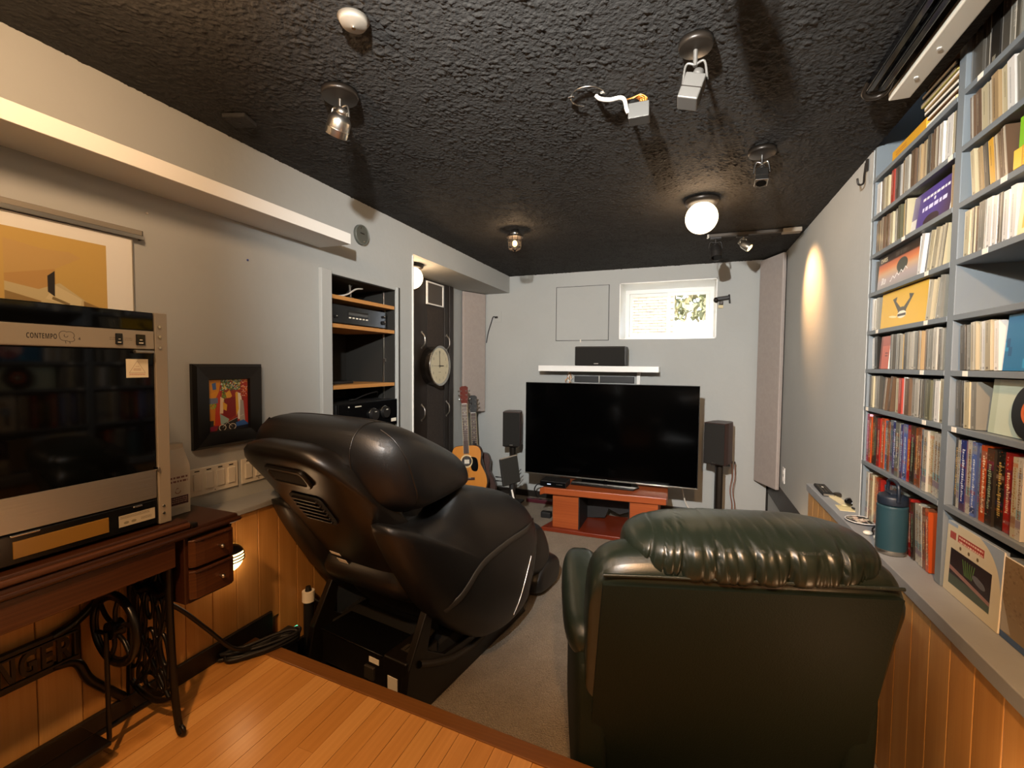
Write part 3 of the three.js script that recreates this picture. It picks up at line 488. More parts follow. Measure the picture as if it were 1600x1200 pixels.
// an item set face out; draw paints its front
function faceOut(b, r, z0, z1, h, name, label, cat, draw, { tilt = 0.06, thick = 0.01, out = 0.012, px = 256 } = {}) {
  const w = z1 - z0, t = thing(name, label, cat, [BX + out, rowY(r) + 0.001 + thick * Math.sin(tilt), (z0 + z1) / 2]);
  const g = new THREE.Group(); // front board and case share one lean
  const box = bx(thick, h, w, thick / 2 + 0.0006, h / 2, 0, 0.001), front = card(w, h, 0, h / 2, 0).rotateY(-Math.PI / 2);
  const m = new THREE.Matrix4().makeRotationZ(-tilt);
  mk('case', mx(box, m), M.plastic, t); mk('cover', mx(front, m), print(px, Math.round(px * h / w), draw, { roughness: 0.3 }), t, { uv: 'keep' });
  return t;
}
const rep = (a, n) => Array.from({ length: n }, () => a[Math.floor(rnd() * a.length)]);
const CR = [0, 1, 2, 7, 10, 16, 18, 23, 26, 32], BR = [3, 4, 8, 19, 20, 24, 35, 6, 0, 5], GR = [2, 8, 18, 24, 34, 6, 10, 26, 5], MIX = [0, 3, 2, 7, 10, 19, 16, 4, 23, 1];
const FILM = Array.from({ length: 24 }, (_, i) => 40 + i), film = { h: [0.185, 0.196], w: [0.019, 0.032], d: 0.13, kind: 'film box', noun: 'film_box', cat: 'film box' };
// far bay
spines('A', 1, -2.268, -1.672, [1, 3, 23, 0, 4, 13, 8, 1, 4, 10, 19, 3, 24, 20, 4, 0, 8, 3, 35, 17, 7, 1, 16], { w: [0.016, 0.036] });
spines('A', 2, -2.268, -2.02, [3, 19, 20, 35, 4, 3, 23, 0, 24, 8, 6], { w: [0.016, 0.026] }); spines('A', 2, -2.02, -1.975, [9, 16], { w: [0.018, 0.022] });
faceOut('A', 2, -1.965, -1.715, 0.118, 'disc_case', 'violet disc cover facing out with two lines of white lettering', 'disc case', (c, w, h) => {
  const g = c.createLinearGradient(0, 0, w, h); g.addColorStop(0, '#5b4a86'); g.addColorStop(0.6, '#4b3a90'); g.addColorStop(1, '#3a2446'); c.fillStyle = g; c.fillRect(0, 0, w, h); c.fillStyle = '#6d6488'; c.fillRect(0, 0, w * 0.17, h); c.fillStyle = '#ddd8d0'; c.fillRect(0, h * 0.66, w * 0.15, h * 0.34); c.fillStyle = '#2a1a2e'; c.beginPath(); c.ellipse(w * 0.55, h * 0.9, w * 0.2, h * 0.16, 0, 0, 7); c.fill();
  c.fillStyle = '#f0eaff'; c.font = 'bold ' + h * 0.1 + 'px sans-serif'; c.textAlign = 'center'; dashes(c, w * 0.26, h * 0.20, w * 0.68, h * 0.075, 1, '#f3eef2'); c.beginPath(); c.arc(w * 0.58, h * 0.36, h * 0.05, 0, 7); c.fill(); dashes(c, w * 0.28, h * 0.47, w * 0.62, h * 0.11, 1, '#e8e4ff');
}, { tilt: 0.1 });
spines('A', 2, -1.70, -1.672, [4], { w: [0.018, 0.022] });
spines('A', 3, -2.268, -2.245, [8], { w: [0.012, 0.016] });
faceOut('A', 3, -2.24, -1.9, 0.132, 'disc_case', 'disc cover facing out with cream capitals over an orange sunset sky', 'disc case', (c, w, h) => {
  const g = c.createLinearGradient(0, 0, 0, h); g.addColorStop(0, '#191310'); g.addColorStop(0.22, '#2a1812'); g.addColorStop(0.27, '#c06c4c'); g.addColorStop(0.42, '#e08a58'); g.addColorStop(0.55, '#d8b088'); g.addColorStop(0.75, '#b7a6a4'); g.addColorStop(1, '#9c9690'); c.fillStyle = g; c.fillRect(0, 0, w, h);
  c.fillStyle = '#efe2bd'; c.font = 'bold ' + h * 0.17 + 'px sans-serif'; c.fillText('CHRIS', w * 0.04, h * 0.20); dashes(c, w * 0.45, h * 0.08, w * 0.3, h * 0.12, 1, '#4a423c');
  c.fillStyle = '#4b4c42'; c.beginPath(); c.ellipse(w * 0.63, h * 0.5, w * 0.13, h * 0.19, 0, 0, 7); c.fill(); c.fillRect(w * 0.55, h * 0.55, w * 0.12, h * 0.16);
  c.fillStyle = '#f4f0ea'; c.font = 'italic bold ' + h * 0.26 + 'px serif'; c.fillText('Ro', w * 0.10, h * 0.86); c.strokeStyle = '#f4f0ea'; c.lineWidth = h * 0.03; c.beginPath(); c.moveTo(w * 0.35, h * 0.84); for (let i = 0; i < 9; i++) c.lineTo(w * (0.37 + i * 0.05), h * (0.84 - (i % 2) * 0.1 - i * 0.02)); c.stroke();
}, { tilt: 0.05 });
spines('A', 3, -1.885, -1.71, [1, 5, 0, 7, 23, 16], { lean: 0.2, w: [0.018, 0.026] });
spines('A', 4, -2.268, -2.195, [1, 10, 2], { w: [0.018, 0.024] });
faceOut('A', 4, -2.19, -1.825, 0.134, 'disc_case', 'yellow disc cover facing out with a dark horned figure in sunglasses', 'disc case', (c, w, h) => {
  c.fillStyle = '#d9a91c'; c.fillRect(0, 0, w, h); c.fillStyle = '#2e2a20'; const W = (x, y) => [w * x, h * y];
  for (const s of [-1, 1]) { c.beginPath(); c.moveTo(...W(0.5 + s * 0.08, 0.62)); c.lineTo(...W(0.5 + s * 0.23, 0.24)); c.lineTo(...W(0.5 + s * 0.13, 0.20)); c.lineTo(...W(0.5 + s * 0.15, 0.32)); c.lineTo(...W(0.5 + s * 0.03, 0.52)); c.lineTo(...W(0.5, 0.62)); c.fill(); }
  c.beginPath(); c.ellipse(w * 0.5, h * 0.62, w * 0.09, h * 0.12, 0, 0, 7); c.fill(); c.fillStyle = '#efe6d0'; c.beginPath(); c.ellipse(w * 0.5, h * 0.70, w * 0.10, h * 0.10, 0, 0, 7); c.fill(); c.fillStyle = '#1b1814'; c.fillRect(w * 0.41, h * 0.68, w * 0.18, h * 0.06); c.fillStyle = '#e8d7a0'; c.beginPath(); c.ellipse(w * 0.3, h * 0.72, w * 0.1, h * 0.03, 0.1, 0, 7); c.fill();
}, { tilt: 0.04 });
spines('A', 4, -1.82, -1.73, [7, 16, 2, 8], { lean: 0.16, w: [0.022, 0.03] });
spines('A', 5, -2.268, -2.20, [1, 5], { w: [0.024, 0.032], lean: -0.07 });
faceOut('A', 5, -2.185, -2.10, 0.125, 'disc_case', 'salmon pink disc cover tucked between black and grey cases', 'disc case', (c, w, h) => { c.fillStyle = '#c46a58'; c.fillRect(0, 0, w, h); c.fillStyle = '#a65244'; c.fillRect(0, 0, w, h * 0.3); c.fillStyle = '#7d3a30'; c.fillRect(0, 0, w * 0.2, h); dashes(c, w * 0.55, h * 0.5, w * 0.3, h * 0.04, 2, '#5a241c'); }, { tilt: 0.05 });
spines('A', 5, -2.095, -1.672, [2, 24, 10, 34, 9, 8, 18, 26, 2, 5, 20, 19, 24, 2, 10, 8, 18, 34], { w: [0.018, 0.028] });
spines('A', 6, -2.268, -2.15, [8, 0, 2, 18, 24, 5], { w: [0.018, 0.024] }); spines('A', 6, -2.14, -2.03, [3, 35, 5], { lean: 0.16, w: [0.018, 0.024] }); spines('A', 6, -2.02, -1.672, [0, 13, 1, 3, 2, 10, 24, 8, 6, 18, 1, 7, 2], { w: [0.02, 0.034] });
spines('A', 7, -2.268, -1.672, [40, 41, 42, 51, 43, 41, 44, 45, 46, 47, 48, 47, 49, 50, 51, 52, 45, 46, 53, 54, 53, 53, 54, 42], film);
spines('A', 8, -2.268, -2.10, [53, 45, 54, 52, 41, 43], { ...film, h: [0.185, 0.2] }); spines('A', 8, -2.09, -1.92, FILM.slice(3, 9), film); spines('A', 8, -1.91, -1.70, [51, 42, 43, 51, 53, 53, 45, 41, 42], { ...film, lean: -0.1, h: [0.18, 0.19], w: [0.018, 0.026] });
// near bay
spines('B', 0, -1.632, -1.2, [8, 24, 5, 8, 34, 8, 5, 24, 1], { h: [0.25, 0.30], w: [0.03, 0.05] });
spines('B', 1, -1.622, -1.15, [35, 3, 0, 23, 4, 0, 1, 2, 7, 8, 0, 12, 10, 11, 0, 9, 1, 7], { lean: -0.1, w: [0.016, 0.028] });
spines('B', 2, -1.59, -1.43, [0, 4, 8, 9, 20, 3, 35, 4], { lean: -0.16, w: [0.014, 0.02] });
faceOut('B', 2, -1.42, -1.13, 0.12, 'toy_box', 'bright lime green box with a pale blue disc, beside brown disc cases', 'box', (c, w, h) => { c.fillStyle = '#79b81f'; c.fillRect(0, 0, w, h); c.strokeStyle = '#2f5a12'; c.lineWidth = 3; c.beginPath(); c.moveTo(0, h * 0.74); c.lineTo(w * 0.6, h * 0.70); c.stroke(); c.fillStyle = '#79b9dd'; c.beginPath(); c.arc(w * 0.62, h * 0.45, h * 0.2, 0, 7); c.fill(); c.stroke(); }, { thick: 0.04, tilt: 0.01 });
{ const t = thing('yellow_card', 'small glossy yellow packet standing before the lime green box', 'packet', [BX + 0.004, rowY(2) + 0.001, -1.395]); mk('packet', bx(0.006, 0.045, 0.04, 0, 0.0225, 0, 0.002), std({ color: 0xe3bb34, roughness: 0.3 }), t); mk('fold', bx(0.002, 0.045, 0.006, -0.0032, 0.0225, 0.014, 0.0008), std({ color: 0xc2901c, roughness: 0.3 }), t); }
spines('B', 3, -1.622, -1.42, [0, 16, 3, 2, 1, 1, 24, 1, 1], { w: [0.016, 0.026] });
faceOut('B', 3, -1.41, -1.12, 0.125, 'picture_card', 'cream and yellow picture card facing out with a big yellow oval', 'card', (c, w, h) => { c.fillStyle = '#e2d3a2'; c.fillRect(0, 0, w, h); c.fillStyle = '#d9b03a'; c.fillRect(w * 0.05, h * 0.12, w * 0.1, h * 0.75); c.fillStyle = '#d8d2cc'; c.fillRect(w * 0.2, h * 0.28, w * 0.7, h * 0.5); c.fillStyle = '#d9ad24'; c.beginPath(); c.ellipse(w * 0.58, h * 0.5, w * 0.24, h * 0.2, 0, 0, 7); c.fill(); c.fillStyle = '#efe9dd'; c.font = 'bold ' + h * 0.2 + 'px sans-serif'; c.fillText('K', w * 0.25, h * 0.2); c.fillStyle = '#d3a93b'; c.beginPath(); c.ellipse(w * 0.3, h * 0.9, w * 0.16, h * 0.07, 0, 0, 7); c.fill(); });
spines('B', 5, -1.61, -1.44, [8, 2, 23, 0, 1, 7, 1, 2, 0], { lean: -0.07, w: [0.016, 0.024] });
faceOut('B', 5, -1.435, -1.19, 0.132, 'disc_case', 'blue disc cover facing out with a pink compact disc on it', 'disc case', (c, w, h) => { c.fillStyle = '#1f6a94'; c.fillRect(0, 0, w, h); for (let i = 0; i < 14; i++) { c.fillStyle = i % 2 ? '#2f8fb8' : '#174f78'; c.fillRect(rnd() * w * 0.9, rnd() * h * 0.9, w * 0.05, h * 0.16); } c.fillStyle = '#c48e92'; c.beginPath(); c.arc(w * 0.55, h * 0.48, h * 0.42, 0, 7); c.fill(); c.fillStyle = '#e6c4c2'; c.beginPath(); c.moveTo(w * 0.55, h * 0.48); c.arc(w * 0.55, h * 0.48, h * 0.42, 2.6, 3.3); c.fill(); c.fillStyle = '#9e5f68'; c.beginPath(); c.moveTo(w * 0.55, h * 0.48); c.arc(w * 0.55, h * 0.48, h * 0.42, 1.2, 2.3); c.fill(); c.fillStyle = '#b9c9b4'; c.beginPath(); c.arc(w * 0.55, h * 0.48, h * 0.07, 0, 7); c.fill(); });
spines('B', 6, -1.628, -1.505, [8, 24, 0, 2, 18], { w: [0.018, 0.026], lean: -0.05 });
{ const t = faceOut('B', 6, -1.495, -1.19, 0.134, 'record_sleeve', 'pale green record sleeve facing out behind a black record', 'record sleeve', (c, w, h) => { c.fillStyle = '#b9c3ae'; c.fillRect(0, 0, w, h); c.fillStyle = '#a9b49e'; c.fillRect(0, 0, w * 0.08, h); }, { out: 0.02 });
  const r = thing('vinyl_record', 'small black vinyl record with an orange label leaning on a pale sleeve', 'record', [BX + 0.0115, rowY(6) + 0.002, -1.335]); const m = new THREE.Matrix4().makeRotationZ(-0.06);
  mk('disc', mx(cy(0.063, 0.063, 0.002, 0, 0.0635, 0, 'x', 48), m), M.record, r); mk('label', mx(cy(0.03, 0.03, 0.0024, -0.0003, 0.0635, 0, 'x', 32), m), std({ color: 0xc05a22, roughness: 0.5 }), r); mk('hub', mx(cy(0.02, 0.02, 0.0027, -0.0004, 0.0635, 0, 'x', 24), m), std({ color: 0x4a4a48, roughness: 0.4 }), r); mk('adapter', mx(lt([[0, 0], [0.008, 0], [0.006, 0.004], [0, 0.006]], 20).rotateZ(Math.PI / 2).translate(-0.002, 0.0635, 0), m), M.plastic, r); }
spines('B', 7, -1.625, -1.585, [42, 53], { ...film, w: [0.012, 0.018] }); spines('B', 7, -1.582, -1.37, [47, 53, 49, 46, 41, 51, 42, 43, 51, 52, 54], { ...film, w: [0.016, 0.028] });
spines('B', 7, -1.37, -1.325, [54, 53], { ...film, w: [0.016, 0.02] });
faceOut('B', 7, -1.322, -1.255, 0.195, 'film_box', 'white film box facing out with a standing man in a blue shirt', 'film box', (c, w, h) => { c.fillStyle = '#d8d3c4'; c.fillRect(0, 0, w, h); c.fillStyle = '#8a8f94'; c.fillRect(0, 0, w * 0.04, h); c.fillStyle = '#3a3630'; c.beginPath(); c.arc(w * 0.72, h * 0.26, w * 0.16, 0, 7); c.fill(); c.fillStyle = '#d0a58a'; c.beginPath(); c.arc(w * 0.78, h * 0.29, w * 0.1, 0, 7); c.fill(); c.fillStyle = '#7f9bb8'; c.beginPath(); c.ellipse(w * 0.6, h * 0.46, w * 0.3, h * 0.14, 0.3, 0, 7); c.fill(); c.fillStyle = '#2f3d4a'; c.fillRect(w * 0.4, h * 0.56, w * 0.3, h * 0.27); c.fillStyle = '#1a1a1a'; c.fillRect(w * 0.4, h * 0.83, w * 0.3, h * 0.03); }, { tilt: 0.03 });
faceOut('B', 7, -1.25, -1.13, 0.195, 'film_box', 'film box facing out in a rainbow of blue, yellow, orange and red', 'film box', (c, w, h) => { const g = c.createLinearGradient(0, 0, 0, h); g.addColorStop(0, '#2a7f9c'); g.addColorStop(0.12, '#9aa82c'); g.addColorStop(0.28, '#e0b41e'); g.addColorStop(0.5, '#d8701c'); g.addColorStop(0.8, '#c03a18'); g.addColorStop(1, '#b5301a'); c.fillStyle = g; c.fillRect(0, 0, w, h); c.fillStyle = '#d9d2c0'; c.fillRect(0, 0, w * 0.12, h); dashes(c, w * 0.03, h * 0.1, w * 0.05, h * 0.02, 18, '#3a332a'); c.fillStyle = '#7f9a2a'; c.beginPath(); c.arc(w * 0.6, h * 0.92, w * 0.2, 0, 7); c.fill(); }, { tilt: 0.02 });
faceOut('B', 8, -1.628, -1.385, 0.196, 'album_cover', 'cream album cover with red lettering and an arched dark picture', 'album', (c, w, h) => {
  c.fillStyle = '#c9bfa2'; c.fillRect(0, 0, w, h); c.fillStyle = '#8fa0b0'; c.beginPath(); c.moveTo(w, 0); c.lineTo(w, h * 0.55); c.quadraticCurveTo(w * 0.95, h * 0.12, w * 0.6, 0); c.fill(); c.fillStyle = '#8fa0b0'; c.fillRect(0, 0, w * 0.2, h * 0.05);
  c.fillStyle = '#9c3a34'; c.fillRect(w * 0.22, h * 0.13, w * 0.48, h * 0.10); dashes(c, w * 0.24, h * 0.15, w * 0.44, h * 0.026, 2, '#d8b9a2'); c.fillStyle = '#a04a44'; c.fillRect(w * 0.06, h * 0.13, w * 0.12, h * 0.1);
  c.fillStyle = '#15181c'; c.fillRect(w * 0.1, h * 0.36, w * 0.75, h * 0.5); c.fillStyle = '#3d4a3a'; c.fillRect(w * 0.1, h * 0.72, w * 0.75, h * 0.14); c.fillStyle = '#8f6a62'; c.beginPath(); c.moveTo(w * 0.1, h * 0.6); c.lineTo(w * 0.85, h * 0.72); c.lineTo(w * 0.85, h * 0.77); c.lineTo(w * 0.1, h * 0.66); c.fill();
  c.strokeStyle = '#4f7a3a'; c.lineWidth = 4; for (let i = 0; i < 6; i++) { c.beginPath(); c.moveTo(w * (0.4 + i * 0.025), h * 0.62); c.lineTo(w * (0.34 + i * 0.045), h * 0.42); c.stroke(); } c.fillStyle = '#5d6166'; c.beginPath(); c.ellipse(w * 0.65, h * 0.58, w * 0.12, h * 0.05, 0.2, 0, 7); c.fill();
  c.fillStyle = '#6b5c40'; for (const x of [0.28, 0.44, 0.6]) { c.beginPath(); c.arc(w * x, h * 0.3, w * 0.02, 0, 7); c.fill(); }
}, { tilt: 0.03, out: 0.004 });
faceOut('B', 8, -1.38, -1.29, 0.188, 'book', 'worn brown book facing out with a blue lower edge', 'book', (c, w, h) => { c.fillStyle = '#7d6a4c'; c.fillRect(0, 0, w, h); for (let i = 0; i < 120; i++) { c.fillStyle = ['#6a5436', '#8f7d62', '#4d3a22'][i % 3]; c.globalAlpha = 0.4; c.fillRect(rnd() * w, rnd() * h * 0.7, 8 + rnd() * 20, 5 + rnd() * 14); } c.globalAlpha = 1; c.fillStyle = '#9c9384'; c.beginPath(); c.moveTo(0, h * 0.5); c.lineTo(w * 0.4, h * 0.9); c.lineTo(0, h * 0.92); c.fill(); c.fillStyle = '#2f4f7a'; c.fillRect(0, h * 0.92, w, h * 0.08); }, { thick: 0.03, tilt: 0.02, out: 0.006 });
faceOut('B', 8, -1.285, -1.17, 0.19, 'book', 'dark purple book facing out with white labels low on its cover', 'book', (c, w, h) => { c.fillStyle = '#2a1730'; c.fillRect(0, 0, w, h); dashes(c, w * 0.12, h * 0.10, w * 0.6, h * 0.02, 6, '#8f86a0'); c.fillStyle = '#d9d2c4'; c.fillRect(w * 0.03, h * 0.55, w * 0.4, h * 0.24); c.fillRect(w * 0.03, h * 0.82, w * 0.4, h * 0.14); dashes(c, w * 0.08, h * 0.84, w * 0.3, h * 0.012, 4, '#6a6a6a'); }, { thick: 0.03, tilt: 0.02, out: 0.006 });
// top shelf of the far bay: yellow box, two records on edge, loose sleeves
{
  const t = thing('yellow_box', 'long yellow cardboard box lying on the top bookcase shelf', 'box', [0.722, rowY(0), -2.0]); mk('box', bx(0.05, 0.042, 0.26, 0, 0.021, 0, 0.003), std({ color: 0xd29a1e, roughness: 0.55 }), t); mk('lid_print', [card(0.10, 0.02, 0, 0.022, 0).rotateY(-Math.PI / 2).translate(-0.0258, 0, -0.05)], print(128, 26, (c, w, h) => { c.fillStyle = '#d29a1e'; c.fillRect(0, 0, w, h); dashes(c, 6, 5, 110, 5, 2, '#a8641a'); }), t, { uv: 'keep' });
  const r = (z, R, m, label) => { const o = thing('vinyl_record', label, 'record', [0.755, rowY(0) + 0.004, z]); const q = new THREE.Matrix4().makeRotationZ(-0.22); mk('disc', mx(cy(R, R, 0.003, 0, R, 0, 'x', 48), q), m, o); mk('rim', mx(tor(R, 0.002, 0, R, 0, 'x', 48), q), M.record, o); mk('hub', mx(cy(R * 0.3, R * 0.3, 0.0036, -0.0004, R, 0, 'x', 32), q), M.black, o); };
  r(-2.205, 0.058, M.record, 'small black disc leaning at the far end of the top bookcase shelf'); r(-2.055, 0.098, phy({ map: dataTex(128, 128, (u, v) => mixc(hex(0x24100a), hex(0x7a2a14), Math.pow(fbm(u, v, 5, 5, 3, 77), 1.6)), true, 9, 9), roughness: 0.15 }), 'mottled tortoiseshell red disc leaning behind the yellow box on top');
  for (let i = 0; i < 9; i++) { const w = 0.21 + rr(-0.012, 0.012), o = thing('record_sleeve', `${['worn cream', 'brown', 'dark grey', 'tan', 'yellowed', 'black', 'grey', 'off white', 'pale green'][i]} sleeve in the loose pile on the top shelf, ${ORD[i + 1]} from the bottom`, 'record sleeve', [0.785, rowY(0) + 0.014 + i * 0.021, -1.80 + rr(-0.015, 0.015)], 0, 'loose sleeves piled on the top shelf'); o.rotation.x = (i % 3 - 1) * 0.02; mk('sleeve', bx(0.17, 0.012, w, 0, 0, 0, 0.003), std({ color: [0xc9b98c, 0x6f4c30, 0x3b3732, 0xa98a5c, 0xb3a35a, 0x1b1a18, 0x807c72, 0xc9c4b4, 0xa3a86c][i], roughness: 0.6 }), o); mk('opening', bx(0.002, 0.007, w * 0.94, -0.0853, 0, 0), M.paper, o); }
  const p = thing('yellow_booklet', 'thin cream booklet lying at the far end of the top shelf', 'booklet', [0.74, rowY(0), -2.21]); mk('cover', bx(0.07, 0.004, 0.09, 0, 0.002, 0, 0.001), M.cream, p); mk('pages', bx(0.068, 0.002, 0.088, -0.0005, 0.005, 0), M.paper, p);
}
// ------------------------------------------------------------------ left side
const faceX = m => m.rotateY(Math.PI / 2);   // a print facing +z turned to face +x
// long white floating shelf under the soffit line
{
  const t = thing('wall_shelf', 'long white floating shelf high on the left wall, empty', 'shelf', [-1.7, 1.845, -1.7]);
  mk('board', bb(0, 0.19, 0, 0.05, -0.058, 3.0, 0.002), M.white, t); mk('end_cap', bb(0.003, 0.187, 0.003, 0.047, -0.060, -0.0575), M.whiteGloss, t);
}
{ // round grey vent
  const t = thing('wall_vent', 'round dark grey vent disc on the left wall, by the white shelf end', 'vent', [-1.7, 1.985, -2.055]);
  mk('disc', cy(0.055, 0.052, 0.014, 0.007, 0, 0, 'x', 40), std({ color: 0x4a4d47, roughness: 0.5 }), t); mk('rim', tor(0.051, 0.004, 0.014, 0, 0, 'x', 40), std({ color: 0x5a5d56, roughness: 0.4 }), t);
  mk('slot', bx(0.004, 0.006, 0.03, 0.0145, 0.008, 0, 0.001), M.black, t); for (const [y, z] of [[0.035, 0.012], [-0.035, -0.012]]) mk('screw', cy(0.004, 0.004, 0.004, 0.0145, y, z, 'x', 10), M.chrome, t);
}
for (const [y, z, c] of [[1.775, -0.99, 'white'], [1.70, -1.36, 'blue']]) { const t = thing('push_pin', `tiny ${c} push pin stuck in the left wall below the white shelf`, 'pin', [-1.7, y, z]); mk('head', sp(0.004, 0.004, 0, 0, 1, 1, 1, 8), std({ color: c === 'blue' ? 0x2a3f8a : 0xd8d4ca, roughness: 0.3 }), t); mk('stem', cy(0.001, 0.001, 0.004, 0.001, 0, 0, 'x', 6), M.chrome, t); }
// framed print hung under a metal rail
{
  const t = thing('framed_print', 'large white bordered print in warm ochre and cream, hung above the black cabinet', 'picture', [-1.7, 1.15, -0.62]);
  mk('mount', bb(0.004, 0.014, -0.1, 0.525, -0.318, 0.62, 0.002), M.white, t);
  mk('print', faceX(card(0.86, 0.56, 0, 0, 0)).translate(0.0146, 0.206, 0.184), print(900, 586, (c, w, h) => {
    c.fillStyle = '#c09e54'; c.fillRect(0, 0, w, h);
    const P = (f, ...a) => { c.fillStyle = f; c.beginPath(); a.forEach((q, i) => c[i ? 'lineTo' : 'moveTo']((0.735 + 0.265 * q[0]) * w, q[1] * 0.36 * h)); c.fill(); };
    P('#bd9a5c', [0, 0.16], [0.36, 0.22], [0.6, 0.2], [0.72, 0.26], [0.46, 0.47], [0, 0.62]); P('#b48c50', [0, 0.62], [0.46, 0.47], [0.46, 0.8], [0, 0.74]);
    P('#bfae82', [0, 0.72], [0.3, 0.78], [0.5, 0.66], [0.76, 0.88], [0.9, 1], [0, 1]); P('#8d7242', [0, 0.84], [0.32, 0.94], [0.3, 1], [0, 1]); P('#cdbd92', [0.46, 0.70], [0.72, 0.86], [0.70, 1], [0.36, 0.9]);
    P('#221c16', [0.385, 0.58], [0.455, 0.5], [0.45, 0.86], [0.385, 0.8]); P('#8a6c38', [0.74, 0.88], [0.9, 0.95], [0.88, 1], [0.74, 1]); P('#7a6740', [0.43, 0.86], [0.6, 0.94], [0.58, 0.97], [0.42, 0.9]);
  }, { roughness: 0.45 }), t, { uv: 'keep' });
  mk('glazing_edge', [bb(0.014, 0.017, -0.1, 0.525, -0.3185, -0.3165), bb(0.014, 0.017, 0.523, 0.525, -0.318, 0.62)], M.alu, t);
  const r = thing('picture_rail', 'slim grey metal hanging rail over the large ochre print', 'rail', [-1.7, 1.69, -0.6]);
  mk('rail', bb(0, 0.022, 0, 0.018, -0.365, 0.6, 0.003), M.alu, r); mk('lip', bb(0.016, 0.024, -0.012, 0.002, -0.368, 0.6, 0.002), M.steel, r); mk('end_stop', bb(0, 0.02, -0.012, 0.018, -0.368, -0.362, 0.002), M.black, r);
}
